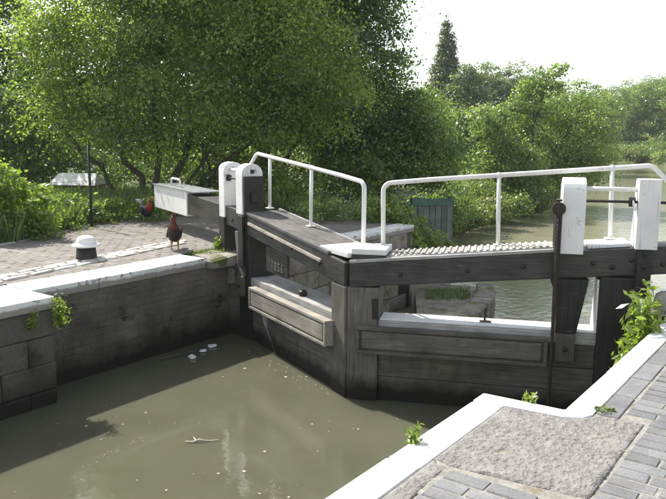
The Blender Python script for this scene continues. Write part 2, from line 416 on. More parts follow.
coping(wr, -1.29, -1.13, 4.11, 7.40, .94)
mb = MB(); mb.prism([(-1.79, 3.9), (-1.79, 4.06), (-1.29, 4.09), (-1.29, 4.107), (-1.13, 4.107), (-1.16, 4.03), (-1.26, 3.97), (-1.60, 3.935), (-1.60, 3.9)], lambda a, b, d: (a, b, d), -.125, 0.001)
mb.build('coping_stone', 'white_coping', wr, bevel=.014)

# ------------------------------------------------------------------ right bank paving
pr = poly_sheet('right_pavement', [(-1.58, -3), (-1.58, 3.91), (-1.25, 3.95), (-1.12, 4.08), (-1.12, 7.45), (3, 7.45), (3, -3)], -.006, 'mortar_light')
tag(pr, kind='structure')
# rough concrete slab by the recess corner
def relief_slab(name, poly, mat, parent, step=.022, amp=.011, z=0.0, thick=.03, seed=3):
    """slab with a hammered, uneven top: a fine grid cut to the outline"""
    xs = [p[0] for p in poly]; ysl = [p[1] for p in poly]
    bm = bmesh.new()
    f = bm.faces.new([bm.verts.new((*p, z)) for p in poly])
    if f.normal.z < 0: f.normal_flip()
    for ax, lo, hi in ((0, min(xs), max(xs)), (1, min(ysl), max(ysl))):
        v = lo+step
        while v < hi:
            no = Vector((1, 0, 0)) if ax == 0 else Vector((0, 1, 0)); co = no*v
            bmesh.ops.bisect_plane(bm, geom=list(bm.verts)+list(bm.edges)+list(bm.faces), plane_co=co, plane_no=no, dist=1e-5)
            v += step
    r2 = random.Random(seed)
    border = [v for v in bm.verts if v.is_boundary]; bs_ = set(border)
    for v in bm.verts:
        v.co.z += -.006 if v in bs_ else r2.uniform(-.5, .5)*amp+.004*math.sin(v.co.x*9+1)*math.sin(v.co.y*7)
    ext = bmesh.ops.extrude_edge_only(bm, edges=[e for e in bm.edges if e.is_boundary])
    for v in ext['geom']:
        if isinstance(v, bmesh.types.BMVert): v.co.z = z-thick
    bmesh.ops.recalc_face_normals(bm, faces=bm.faces)
    me = bpy.data.meshes.new(name); bm.to_mesh(me); bm.free(); me.materials.append(MATS[mat])
    me.polygons.foreach_set('use_smooth', [True]*len(me.polygons))
    return link(name, me, parent)
SLAB = [(-1.595, 3.05), (-1.595, 3.925), (-1.27, 3.955), (-1.16, 4.02), (-1.11, 4.12), (-.85, 4.15), (-.845, 3.10), (-1.49, 3.02)]
relief_slab('concrete_slab', SLAB, 'concrete_rough', pr, seed=3)
SLAB2 = [(-1.595, 1.6), (-1.595, 3.04), (-1.50, 3.005), (-1.485, 2.70), (-1.47, 1.6)]
relief_slab('edge_slab', SLAB2, 'concrete_rough', pr, seed=5, z=-.002)
# row of setts along the coping, then cross-laid setts
eb = [shared_block('sett', .125, .385, .05, 'setts_blue', .006, s, .002) for s in range(3)]
y = 4.33
while y < 7.3:
    link('sett', rnd.choice(eb), pr, (-1.055+rnd.uniform(-.004, .004), y, -.025+rnd.uniform(-.003, .003)), rnd.uniform(-.012, .012)); y += .40
sb = [shared_block('sett', .214, .094, .05, 'setts_blue', .006, s+9, .002) for s in range(6)]
def vis(x, y, z=0, m=30):
    v = Vector((x, y, z-1.6)); d = v.dot(FW)
    if d < .3: return False
    px = 333+720*v.dot(RT)/d; py = 249.5-720*v.dot(UP)/d
    return -m < px < 666+m and -m < py < 499+m
hb = [shared_block('sett', .156, .094, .05, 'setts_blue', .006, s+19, .002) for s in range(3)]
row = 0; y = 1.9
while y < 7.4:
    x = -.983 if y > 4.21 else (-.835 if y > 2.99 else -1.475)
    if 3.9 < y <= 4.21: x = -.835
    first = row % 2 == 1
    while x < .6:
        wd = .166 if first else .224; cx = x+wd/2
        if vis(cx, y): link('sett', rnd.choice(hb if first else sb), pr, (cx, y, -.026+rnd.uniform(-.003, .003)), rnd.uniform(-.012, .012))
        x += wd; first = False
    y += .104; row += 1

# ------------------------------------------------------------------ left bank paving
PAVE = [(-7.27, 0), (-7.27, 7.3), (-6.8, 7.45), (-6.8, 11.2), (-9.3, 11.3), (-10.9, 10.4), (-11.35, 9.2), (-11.08, 7.96), (-10.26, 6.44), (-9.85, 5.36), (-9.3, 2.5), (-9.3, 0)]
pl = poly_sheet('left_pavement', PAVE, -.0035, 'mortar'); tag(pl, kind='structure')
cand = []; row = 0; y = .2
while y < 11.25:
    x = -11.4+(.113 if row % 2 else 0)
    while x < -6.8:
        # footing band next to the coping stays free for the pale treads
        bandx = -7.27-.65*max(0, min(1, (y-3.6)/3.7))
        if inside((x, y), PAVE) and not (3.4 < y < 7.3 and bandx-.36 < x < bandx+.02) and x < (-7.38 if y < 7.3 else -6.9):
            if vis(x, y): cand.append((math.hypot(x, y), x, y))
        x += .226
    y += .108; row += 1
cand.sort()
lb = [shared_block('brick', .212, .096, .05, 'setts_brown_single', .007, s+30, .003) for s in range(6)]
for d, x, y in cand[:280]: link('brick', rnd.choice(lb), pl, (x, y, -.026+rnd.uniform(-.005, .004)), rnd.uniform(-.03, .03))
mb = MB(); tints = []
for d, x, y in cand[280:]:
    h = rnd.uniform(-.006, .003); a = rnd.uniform(-.02, .02); c_, s_ = math.cos(a), math.sin(a)
    def q(u, v, zz): return (x+u*c_-v*s_, y+u*s_+v*c_, zz)
    mb.hexa([q(-.106, -.048, -.04), q(.106, -.048, -.04), q(.106, .048, -.04), q(-.106, .048, -.04)],
            [q(-.100, -.042, h), q(.100, -.042, h), q(.100, .042, h), q(-.100, .042, h)]); tints += [rnd.random()]*8
fb = mb.build('far_bricks', 'setts_brown', pl); tag(fb, kind='stuff')
at_ = fb.data.attributes.new('tint', 'FLOAT', 'POINT'); at_.data.foreach_set('value', tints)
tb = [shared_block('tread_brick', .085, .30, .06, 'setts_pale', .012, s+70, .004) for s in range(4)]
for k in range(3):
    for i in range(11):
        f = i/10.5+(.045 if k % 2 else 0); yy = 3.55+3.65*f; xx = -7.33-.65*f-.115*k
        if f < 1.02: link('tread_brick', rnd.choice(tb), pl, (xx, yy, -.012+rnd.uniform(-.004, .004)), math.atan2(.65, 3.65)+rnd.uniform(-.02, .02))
kb = [shared_block('kerb_brick', .10, .30, .09, 'edge_stone', .012, s+75, .006) for s in range(3)]
edge = PAVE[4:11]
for (xa, ya), (xb, yb) in zip(edge, edge[1:]):
    L = math.hypot(xb-xa, yb-ya); n = max(1, int(L/.32))
    for i in range(n):
        f = (i+.5)/n; link('kerb_brick', rnd.choice(kb), pl, (xa+(xb-xa)*f, ya+(yb-ya)*f, -.025+rnd.uniform(-.01, .01)), math.atan2(xa-xb, yb-ya)+rnd.uniform(-.05, .05))

# ------------------------------------------------------------------ lower quay beyond the gate
qp = [pix(x, y, -1.15) for x, y in ((418, 322), (440, 322), (462, 318), (478, 308), (486, 297), (485, 288), (470, 283), (440, 282), (415, 286))]
qe = tag(empty('landing_quay', (qp[3].x, qp[3].y, -1.5)), label='low stone landing with mossy top below the left lock wall, seen under the beam', cat='quay')
mb = MB(); mb.prism([(p.x-qp[3].x, p.y-qp[3].y) for p in qp], lambda a, b, d: (a, b, d), -.6, .30); mb.build('core', 'old_stone', qe)
front = qp[0:6]; rows_ = []
for a, b in zip(front, front[1:]):
    L = (b-a).length; n = max(1, int(L/.38))
    for i in range(n):
        m = a.lerp(b, (i+.5)/n); an = math.atan2(b.y-a.y, b.x-a.x)
        for zz, hh in ((-1.14, .16), (-1.34, .2)):
            o = link('quay_stone', shared_block('quay_stone', L/n*.97, .32, hh, 'old_stone', .025, rnd.randint(0, 99), .012), qe, (m.x-qp[3].x, m.y-qp[3].y, zz+1.5+rnd.uniform(-.012, .012)), an+rnd.uniform(-.04, .04))

# ------------------------------------------------------------------ lock gates
def arc(cx, cy, r, a0, a1, n): return [(cx+r*math.cos(R(a0+(a1-a0)*i/n)), cy+r*math.sin(R(a0+(a1-a0)*i/n))) for i in range(n+1)]
def beam_z(s): return (.315+.10*s if s < 3 else .615+.03*(s-3)), (.07+.095*s if s < 3 else .355-.005*(s-3))
def lock_gate(side):
    left = side == 'L'; ang = math.atan2(1.07, 2.48)
    g = empty('lock_gate', (*GM, 0), -ang if left else ang,
              label='left lock gate leaf with sloping black beam whose far end is painted white' if left else 'right lock gate leaf, black beam with two white paddle posts, seen front-on',
              cat='lock gate', group='pair of closed mitre gates')
    def B(mb, name, mat, parent=None, bevel=0, smooth=False): return mb.build(name, mat, parent or g, bevel=bevel, smooth=smooth, flip=left)
    g0 = .012
    # --- balance beam
    mb = MB()
    ss = [g0+.02, 1.5, 3.0, 6.42]
    for a, b in zip(ss, ss[1:]):
        (ta, ba), (tb_, bb) = beam_z(a), beam_z(b); y1a, y1b = .34, .34
        mb.hexa([(a, 0, ba), (b, 0, bb), (b, y1b, bb), (a, y1a, ba)], [(a, 0, ta), (b, 0, tb_), (b, y1b, tb_), (a, y1a, ta)])
    mb2 = MB()
    vs = []
    for s in ss:
        t_, b_ = beam_z(s); vs += [(s, 0, b_), (s, .34, b_), (s, .34, t_), (s, 0, t_)]
    fs = [(0, 1, 2, 3), (12, 13, 14, 15)]+[(i*4+j, i*4+(j+1) % 4, i*4+4+(j+1) % 4, i*4+4+j) for i in range(3) for j in range(4)]
    mb2.add(vs, fs); beam = B(mb2, 'balance_beam', 'black_beam', bevel=.014)
    for s, dz in ((.55, -.14), (1.2, -.13), (1.72, -.12), (2.35, -.12), (2.52, -.17), (2.68, -.11), (2.95, -.16)):
        t_, _ = beam_z(s); m = MB(); m.lathe([(.024, 0), (.024, .012), (.012, .02)], 10)
        m.v = [(x+s, -z_+.002, y+t_+dz) for x, y, z_ in m.v]; B(m, 'bolt', 'iron', beam)
    # --- walkway tread boards on top of the beam, cleats across
    tb0 = .07 if not left else -.01
    for j, (ya, yb) in enumerate(((tb0, .20), (.206, .335), (.341, .47))):
        m = MB(); a, b = .36, 2.02 if not left else 2.5
        za, zb = beam_z(a)[0]+.004, beam_z(b)[0]+.004
        m.hexa([(a, ya, za), (b, ya, zb), (b, yb, zb), (a, yb, za)], [(a, ya, za+.034), (b, ya, zb+.034), (b, yb, zb+.034), (a, yb, za+.034)])
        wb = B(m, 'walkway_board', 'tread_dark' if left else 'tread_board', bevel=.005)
    if not left:
        m0 = MB(); a, b = 2.30, 2.68; za, zb = beam_z(a)[0]+.004, beam_z(b)[0]+.004
        m0.hexa([(a, .07, za), (b, .07, zb), (b, .47, zb), (a, .47, za)], [(a, .07, za+.03), (b, .07, zb+.03), (b, .47, zb+.03), (a, .47, za+.03)]); B(m0, 'walkway_board', 'white_paint', bevel=.005)
    s = .45
    while s < (1.98 if not left else 0):
        m = MB(); zz = beam_z(s)[0]+.038; m.box(s-.012, s+.012, .09, .465, zz-.003, zz+(.012 if not left else .007)); B(m, 'cleat', 'tread_board'); s += .062 if not left else .09
    if left:   # toe board along the back edge and bead along the front
        m = MB(); za, zb = beam_z(.36)[0], beam_z(2.5)[0]
        m.hexa([(.36, .472, za-.05), (2.5, .472, zb-.05), (2.5, .495, zb-.05), (.36, .495, za-.05)], [(.36, .472, za+.06), (2.5, .472, zb+.06), (2.5, .495, zb+.06), (.36, .495, za+.06)]); B(m, 'toe_board', 'tread_board')
        m = MB(); za, zb = beam_z(.5)[0]-.11, beam_z(2.4)[0]-.11
        m.hexa([(.5, -.03, za), (2.4, -.03, zb), (2.4, .01, zb), (.5, .01, za)], [(.5, -.022, za+.03), (2.4, -.022, zb+.03), (2.4, .01, zb+.03), (.5, .01, za+.03)]); B(m, 'bead', 'pale_board', bevel=.004)
        m = MB(); m.box(.02, .60, .03, .52, beam_z(.3)[0]+.02, beam_z(.3)[0]+.075); B(m, 'landing_plate', 'white_paint', bevel=.008)
    else:
        m = MB(); m.box(.05, .39, .04, .45, .352, .405); B(m, 'landing_block', 'black_beam', bevel=.006)
        m = MB(); m.box(.045, .395, .035, .455, .407, .465); B(m, 'landing_plate', 'white_paint', bevel=.008)
        m = MB(); m.box(.03, 2.02, -.006, .075, .0, .03)
        m.v = [(x, y, z_+beam_z(x)[0]+.002) for x, y, z_ in m.v]; B(m, 'top_strip', 'tread_board', bevel=.005)
    # --- posts
    m = MB(); m.box(g0, .30 if left else .33, .0, .34, -2.3, beam_z(.1)[1]-.0); mp = B(m, 'mitre_post', 'grey_post', bevel=.02)
    if not left: m = MB(); m.box(.27, .335, -.012, 0.0, -.24, -.03); B(m, 'strap', 'iron')
    m = MB(); m.box(2.42, 2.76, .0, .36, -2.3, beam_z(2.45)[1]); B(m, 'heel_post', 'black_post', bevel=.02)
    if not left:
        m = MB(); m.hexa([(2.398, .02, -.25), (2.418, .02, -.25), (2.418, .36, -.25), (2.398, .36, -.25)], [(2.398, .02, .27), (2.418, .02, .27), (2.418, .16, .27), (2.398, .16, .27)]); B(m, 'heel_lit_side', 'white_paint', bevel=.004)  # white strip added: sunlight on the heel post's side put into colour
    # --- top rail of the planked part and the planks
    m = MB(); m.box(.30 if left else .33, 2.42, .02, .40, -.37, -.255); B(m, 'top_rail', 'tread_board', bevel=.012)
    if not left: m = MB(); m.box(.34, 2.40, .03, .30, -.2525, -.238); B(m, 'rail_lit_top', 'white_paint', bevel=.004)  # sunlit rail top put into colour by a thin white layer
    z1 = -.374
    for h in (.24, .235, .26, .26, .26, .3):
        m = MB(); m.box(.305 if left else .335, 2.418, .05+rnd.uniform(-.006, .006), .20, z1-h+.006, z1); B(m, 'plank', 'grey_board', bevel=.006); z1 -= h
    if not left:
        m = MB(); m.box(.335, 2.418, .20, .21, -1.9, -.38); B(m, 'sealing_board', 'grey_board')
    # --- raised fender panel
    pa, pb = (.24, 2.2) if left else (.12, 1.98); pz0, pz1 = (-.60, -.325) if left else (-.585, -.305)
    y0 = -.11 if left else -.075
    m = MB(); m.box(pa, pb, y0+.03, -.002, pz0, pz1); fp = B(m, 'fender', 'pale_board' if left else 'grey_board', bevel=.008)
    fw_ = .035
    for nm, (a, b, c_, d) in (('t', (pa, pb, pz1-fw_, pz1)), ('b', (pa, pb, pz0, pz0+fw_)), ('l', (pa, pa+fw_, pz0+fw_+.001, pz1-fw_-.001)), ('r', (pb-fw_, pb, pz0+fw_+.001, pz1-fw_-.001))):
        m = MB(); m.box(a, b, y0, y0+.032, c_, d); B(m, 'moulding', 'pale_board' if left else 'grey_board', fp, bevel=.006)
    m = MB(); m.box(pa+.06, pb-.06, y0+.005, y0+.031, pz0+.055, pz1-.05); B(m, 'centre_board', 'pale_board' if left else 'grey_board', fp, bevel=.006)
    # --- paddle posts
    p1 = 2.53 if left else 2.045; p2 = p1+.655; w_ = .205; zt = 1.215; zb1 = beam_z(p1+.1)[0]
    prof = [(-.035, zb1-.02), (.26, zb1-.02), (.26, zt-.13)]+[(.1125+.1475*math.cos(a), zt-.13+.13*math.sin(a)) for a in [R(18*i) for i in range(1, 10)]]+[(-.035, zt-.13)]
    m = MB(); m.prism(prof, lambda a, b, d: (d, a, b), p1, p1+w_); pp = B(m, 'paddle_post', 'white_paint', bevel=.006)
    zb2 = beam_z(p2+.1)[0]
    prof = [(-.02, zb2-.02), (.29, zb2-.02), (.24, zb2+.12), (.16, zt-.02), (.13, zt), (-.02, zt)]
    if left: prof = [(-.02, zb2-.2), (.29, zb2-.2), (.27, zt-.10)]+[(.125+.145*math.cos(a), zt-.10+.10*math.sin(a)) for a in [R(22.5*i) for i in range(1, 8)]]+[(-.02, zt-.10)]
    m = MB(); m.prism(prof, lambda a, b, d: (d, a, b), p2, p2+.19); B(m, 'paddle_post', 'white_paint', bevel=.006)
    if left:
        m = MB(); m.box(p2-.006, p2+.196, -.03, .30, -.02, zb2-.16); B(m, 'post_foot', 'black_post', bevel=.008)
    else:
        m = MB(); m.box(p2+.02, p2+.15, -.035, -.004, .12, zb2-.03); pf = B(m, 'post_strap', 'black_post', bevel=.006)
        for zz in (.25, .42, .54):
            m = MB(); m.lathe([(.022, 0), (.022, .012), (.01, .02)], 10); m.v = [(x+p2+.085, -z_-.035, y+zz) for x, y, z_ in m.v]; B(m, 'bolt', 'iron', pf)
    # rack housing on the mitre side of the first post, with pinion wheel and rod
    m = MB(); m.box(p1-.055, p1-.004, -.055 if not left else -.02, .20 if not left else .25, (.20 if not left else -.12), zt-.16 if left else zt-.27); B(m, 'rack_housing', 'iron', bevel=.008)
    if left:
        m = MB(); m.box(p1-.055, p1+.10, -.065, -.0365, -.14, zb1-.03); B(m, 'rack_guide', 'black_post', bevel=.006)
        m = MB(); m.box(p1-.10, p1-.057, .06, .16, .72, .86); B(m, 'pawl', 'iron', bevel=.01)
        m = MB(); m.box(p1-.012, p1-.004, .085, .135, 1.09, 1.14); B(m, 'rod_plate', 'iron')
    if not left: m = MB(); m.lathe([(.03, 0), (.062, .004), (.062, .03), (.03, .034)], 18); m.v = [(x+p1-.035, -z_-.06, y+zt-.28) for x, y, z_ in m.v]; B(m, 'pinion', 'rust_iron')
    if not left: m = MB(); m.tube([(p1-.035, -.085, zt-.25), (p1-.035, -.085, .1), (p1-.035, -.12, -.25), (p1-.035, -.12, -2.2)], .016 if not left else .014, 8); B(m, 'paddle_rod', 'rust_iron', smooth=True)
    if not left:
        for zz in [i*.035+.25 for i in range(18)]:
            pass
        m = MB()
        for i in range(17): m.box(p1-.05, p1-.02, -.115, -.098, .30+i*.036, .316+i*.036)
        m.box(p1-.05, p1-.02, -.097, -.072, .28, .93); B(m, 'toothed_rack', 'iron')
    m = MB(); m.tube([(p1+w_-.01, .08, 1.115), (p2+.01, .08, 1.115)], .021, 10); B(m, 'cross_bar', 'rail_white', smooth=True)
    m = MB(); m.tube([(p1-.05, .03, 1.005), (p2+(.75 if not left else .1), .03, 1.005)], .013, 8); B(m, 'spindle', 'iron', smooth=True)
    m = MB(); m.tube([(p2-.07, .03, 1.005), (p2-.02, .03, 1.005)], .045, 12); B(m, 'spindle_boss', 'iron', smooth=False)
    m = MB(); m.tube([(p2-.045, .0, 1.02), (p2-.02, -.03, .93)], .014, 6); B(m, 'catch', 'white_paint')
    # leg of the first post below the beam, tapering, and its shoe on the planks
    bz = beam_z(p1+.1)[1]
    m = MB(); m.hexa([(p1-.005, -.03, -.255), (p1+.185, -.03, -.255), (p1+.185, .12, -.255), (p1-.005, .12, -.255)],
                     [(p1-.005, -.03, bz-.004), (p1+.275, -.03, bz-.004), (p1+.275, .12, bz-.004), (p1-.005, .12, bz-.004)]); B(m, 'post_leg', 'black_post' if not left else 'grey_post', bevel=.006)
    m = MB(); m.box(p1, p1+.18, -.055, -.002, -.53, -.258); sh = B(m, 'shoe', 'grey_post', bevel=.02)
    m = MB(); m.lathe([(.026, 0), (.026, .012), (.01, .02)], 10); m.v = [(x+p1+.09, -z_-.056, y-.40) for x, y, z_ in m.v]; B(m, 'bolt', 'iron', sh)
    # --- handrail with bent ends on the downstream edge
    yr = .40; bend = 2.84 if not left else 2.98
    def rz(s): return 1.085+.083*s
    path = [(.31, yr, beam_z(.31)[0]+.08), (.30, yr, rz(.3)-.09)]+[(.30+.09*(1-math.cos(R(a))), yr, rz(.3)-.09+.09*math.sin(R(a))) for a in (22, 45, 68, 90)]
    path += [(s, yr, rz(s)) for s in (.8, 1.4, 2.0, 2.6, bend-.05, bend)]
    path += [(bend+.05, yr, rz(bend)-.015), (bend+.34, yr, rz(bend)-.30 if not left else rz(bend)-.22), (bend+.36, yr, beam_z(3)[0])]
    m = MB(); m.tube(path, .0245, 10); hr = B(m, 'handrail', 'rail_white', smooth=True)
    for s in (1.46, 2.52 if not left else 2.6):
        m = MB(); m.tube([(s+.02, yr, beam_z(s)[0]+.03), (s, yr, rz(s)+.005)], .0215, 10); m.lathe([(.028, rz(s)-.03), (.03, rz(s)), (.02, rz(s)+.028)], 12, s, yr); B(m, 'rail_post', 'rail_white', hr, smooth=True)
        m = MB(); zz = beam_z(s)[0]+.042; m.box(s-.03, s+.07, yr-.045, yr+.045, zz, zz+.01); B(m, 'rail_foot', 'rail_white', hr)
    # --- small iron staple on the top rail
    m = MB(); sc = 1.38 if not left else 1.15; m.box(sc-.05, sc+.06, .14, .2, -.2375, -.229); m.tube([(sc, .17, -.25), (sc, .17, -.14), (sc+.01, .17, -.10)], .012, 6); B(m, 'staple', 'rust_iron') if not left else None
    if left:
        m = MB(); m.lathe([(.04, -.253), (.055, -.24), (.05, -.2), (.02, -.185)], 14, sc, .12); B(m, 'iron_knob', 'iron')
        m = MB(); m.box(1.40, 1.98, .04, .075, -.09, beam_z(1.9)[1]-.03); nb = B(m, 'number_board', 'black_beam', bevel=.004)
        cu = bpy.data.curves.new('lettering', 'FONT'); cu.body = '1856'; cu.size = .14; cu.extrude = .003; cu.space_character = 1.25; cu.align_x = 'CENTER'
        to = bpy.data.objects.new('lettering', cu); C.objects.link(to); bpy.context.view_layer.update()
        me = bpy.data.meshes.new_from_object(to.evaluated_get(bpy.context.evaluated_depsgraph_get())); bpy.data.objects.remove(to)
        me.materials.clear(); me.materials.append(MATS['letter']); lo = link('lettering', me, nb, (-1.66, .034, -.045)); lo.rotation_euler = (R(90), 0, 0)
        # steel sleeve, painted white, on the tail end
        m = MB(); s0, s1 = 4.75, 6.46
        t_, b_ = beam_z(5.5); m.box(s0, s1, -.02, .36, b_-.03, t_+.02); ec = B(m, 'end_cap', 'white_paint', bevel=.01)
        m = MB(); m.box(4.35, s1+.02, -.05, .42, t_+.022, t_+.034); B(m, 'cap_lid', 'steel_grey', ec)
        zz = t_+.03; m = MB(); m.tube([(5.85, .1, zz), (5.85, .1, zz+.11), (5.80, .1, zz+.13), (5.45, .1, zz+.13), (5.40, .1, zz+.11), (5.40, .1, zz)], .018, 8); B(m, 'cap_handle', 'white_paint', ec, smooth=True)
    else:
        m = MB(); t_, b_ = beam_z(6); m.box(5.9, 6.46, -.02, .36, b_-.02, t_+.02); B(m, 'end_cap', 'white_paint', bevel=.01)
    return g
lock_gate('L'); lock_gate('R')
# pale blue pipe rail on the right quoin, just inside the frame
ph = empty('pipe_rail', (-1.05, 7.3, 0), label='pale blue pipe rail behind the right gate heel at the picture edge', cat='rail')
m = MB(); m.tube([(-.35, 0, .24), (1.0, .15, .27)], .035, 10); m.build('pipe', 'blue_paint', ph, smooth=True)
m = MB(); m.tube([(-.3, .005, -.13), (-.3, .005, .24)], .03, 10); m.build('post', 'blue_paint', ph, smooth=True)
m = MB(); m.tube([(.9, .14, -.13), (.9, .14, .27)], .03, 10); m.build('post', 'blue_paint', ph, smooth=True)
qs = link('boulder', shared_block('boulder', .30, .26, .22, 'edge_stone', .05, 5, .02), None, (-1.28, 6.98, .10), .4)
tag(qs, 'pale broken stone block on the right quoin behind the green weed', 'stone')

# ------------------------------------------------------------------ bollard
bo = empty('mooring_bollard', (-7.90, 5.46, -.02), label='black mooring bollard with white domed cap on the left paving', cat='bollard')
MB().lathe([(.12, 0), (.135, .01), (.13, .05), (.115, .19)], 24).build('stem', 'iron', bo, smooth=True)
MB().lathe([(.10, .185), (.172, .190), (.178, .205), (.165, .222), (.13, .232), (.122, .25), (.115, .285), (.085, .315), (.04, .33), (.005, .333)], 24).build('cap', 'white_paint', bo, smooth=True)

# ------------------------------------------------------------------ hens
def fowl(loc, rz, scale, label, black):
    h = empty('hen', loc, rz, label=label, cat='hen', group='two fowl by the balance beam'); h.scale = (scale,)*3
    A = lambda x, z, wy, hz, tilt=0: ((x, 0, z), (0, wy, 0), (-math.sin(R(tilt))*hz, 0, math.cos(R(tilt))*hz))
    if black: rings = [A(-.20, .36, .02, .03, -35), A(-.16, .33, .06, .07, -30), A(-.08, .28, .095, .11, -15), A(.01, .25, .10, .12, 0), A(.09, .26, .085, .115, 20), A(.14, .31, .06, .085, 45), A(.17, .37, .042, .055, 70), A(.19, .42, .032, .04, 80), A(.205, .455, .032, .036, 70), A(.225, .475, .028, .032, 30), A(.25, .475, .014, .018, 0)]
    else: rings = [A(-.15, .22, .03, .04, -20), A(-.12, .23, .07, .08, -15), A(-.05, .24, .095, .115, 10), A(.02, .26, .10, .12, 25), A(.07, .30, .085, .10, 45), A(.09, .36, .06, .075, 65), A(.10, .42, .042, .05, 80), A(.105, .47, .034, .04, 85), A(.115, .505, .034, .036, 70), A(.135, .525, .028, .030, 30), A(.16, .523, .013, .016, 0)]
    body = MB().loft(rings, 16).build('body', 'feather_black' if black else 'feather_dark', h, smooth=True)
    hx, hzz = (.215, .47) if black else (.12, .52)
    # hackle collar
    rr = rings[5:9]
    MB().loft([(c, tuple(v*1.10 for v in a), tuple(v*1.10 for v in b)) for c, a, b in rr], 16).build('hackle', 'comb_red' if black else 'hackle', h, smooth=True)
    MB().prism([(hx-.035, hzz+.02), (hx+.045, hzz+.012), (hx+.05, hzz+.035), (hx+.032, hzz+.03), (hx+.02, hzz+.06), (hx+.003, hzz+.036), (hx-.012, hzz+.062), (hx-.025, hzz+.035), (hx-.045, hzz+.045)], lambda a, b, d: (a, d, b), -.006, .006).build('comb', 'comb_red', h)
    for s in (-1, 1):
        MB().loft([((hx+.025, s*.010, hzz-.015), (.010, 0, 0), (0, .005, 0)), ((hx+.028, s*.012, hzz-.04), (.014, 0, 0), (0, .007, 0)), ((hx+.026, s*.012, hzz-.06), (.006, 0, 0), (0, .004, 0))], 8).build('wattle', 'comb_red', h, smooth=True)
        MB().loft([((-.12, s*.085, .30 if black else .24), (.01, 0, 0), (0, .006, .03)), ((-.03, s*.108, .27), (.01, 0, 0), (0, .016, .085)), ((.06, s*.098, .28), (.01, 0, 0), (0, .012, .06))], 8).build('wing', 'feather_black' if black else 'feather_dark', h, smooth=True)
        lg = MB().tube([(.0, s*.045, .17), (-.005, s*.047, .09), (.012, s*.05, .012)], [.024, .012, .009], 8).build('leg', 'leg_yellow', h, smooth=True)
        fm = MB()
        for a in (-35, 0, 35, 180): fm.tube([(.012, s*.05, .012), (.012+.055*math.cos(R(a))*(.6 if a == 180 else 1), s*.05+.055*math.sin(R(a)), .006)], [.008, .004], 6)
        fm.build('foot', 'leg_yellow', lg)
        MB().lathe([(.001, -.004), (.006, 0), (.001, .004)], 8).build('eye', 'iron', h).location = (hx+.02, s*.027, hzz+.008)
    bx0 = rings[-1][0]
    MB().loft([((bx0[0]-.01, 0, bx0[2]), (0, .012, 0), (0, 0, .014)), ((bx0[0]+.03, 0, bx0[2]-.008), (0, .002, 0), (0, 0, .003))], 8).build('beak', 'leg_yellow', h)
    for i, a in enumerate((-24, -8, 8, 24)):
        tl = MB(); pts = [(-.17 if black else -.11, 0, .36 if black else .24)]
        up_ = 75 if black else 35
        for q in range(1, 5): pts.append((pts[0][0]-.05*q*math.cos(R(up_-12*q)), .05*q*math.sin(R(a))*.6, pts[0][2]+.05*q*math.sin(R(up_-12*q))))
        tl.tube(pts, [.014, .022, .024, .02, .004], 6); tl.build('tail_feather', 'feather_grey' if black else 'feather_dark', h, smooth=True)
p = pix(175, 251, -.02); fowl((p.x, p.y, -.022), R(-50), .95, 'dark brown hen with russet neck standing upright at the lock edge', False)
p = pix(146, 223, -.02); fowl((p.x, p.y, -.022), R(-12), .9, 'black fowl with red head and pale tail behind the white beam end', True)

# ------------------------------------------------------------------ vegetation helpers
def leaf_mesh(name, P, size, tint, mat, parent=None, up=.5, aspect=1.7, loc=None, droop=0, outw=None):
    N = len(P); n = rng.normal(size=(N, 3)); n /= np.linalg.norm(n, axis=1)[:, None]
    if outw is not None: n += outw*.6
    n[:, 2] += up; n /= np.linalg.norm(n, axis=1)[:, None]
    t = rng.normal(size=(N, 3)); t[:, 2] -= droop; t -= n*np.sum(t*n, axis=1)[:, None]; t /= np.linalg.norm(t, axis=1)[:, None]
    b = np.cross(n, t); L = (np.asarray(size)*np.ones(N))[:, None]; Wd = L/aspect
    V = np.empty((N, 4, 3)); V[:, 0] = P-t*L*.5; V[:, 1] = P+b*Wd*.5-n*L*.06+t*L*.05; V[:, 2] = P+t*L*.5-n*L*.1; V[:, 3] = P-b*Wd*.5-n*L*.06+t*L*.05
    me = bpy.data.meshes.new(name); me.vertices.add(4*N); me.vertices.foreach_set('co', V.ravel())
    me.loops.add(4*N); me.loops.foreach_set('vertex_index', np.arange(4*N, dtype=np.int32))
    me.polygons.add(N); me.polygons.foreach_set('loop_start', np.arange(0, 4*N, 4, dtype=np.int32))
    me.update(calc_edges=True)
    a = me.attributes.new('tint', 'FLOAT', 'POINT'); a.data.foreach_set('value', np.repeat(np.clip(tint, 0, 1), 4).astype(np.float32))
    me.materials.append(MATS[mat]); return link(name, me, parent, loc)
def crown_pts(lobes, nc, per, cr, shell=(.45, 1.02)):
    Lb = np.array(lobes, float); wgt = (Lb[:, 3]*Lb[:, 4]*Lb[:, 5])**(2/3); wgt /= wgt.sum()
    idx = rng.choice(len(Lb), nc, p=wgt); d = rng.normal(size=(nc, 3)); d /= np.linalg.norm(d, axis=1)[:, None]
    r = shell[0]+(shell[1]-shell[0])*rng.random(nc)**.6
    cc = Lb[idx, :3]+d*Lb[idx, 3:]*r[:, None]
    cs = cr*rng.uniform(.6, 1.4, nc)
    off = rng.normal(size=(nc, per, 3))*np.array([1, 1, .55])*cs[:, None, None]*.55
    off[..., 2] -= .12*np.abs(off[..., 0])+.12*np.abs(off[..., 1])
    P = (cc[:, None, :]+off).reshape(-1, 3)
    tn = (rng.normal(.42, .24, nc)[:, None]+rng.normal(0, .16, (nc, per))).ravel()
    ow = P-np.repeat(Lb[idx, :3], per, 0); ow /= np.linalg.norm(ow, axis=1)[:, None]+1e-6
    return P, tn, cc, idx, ow
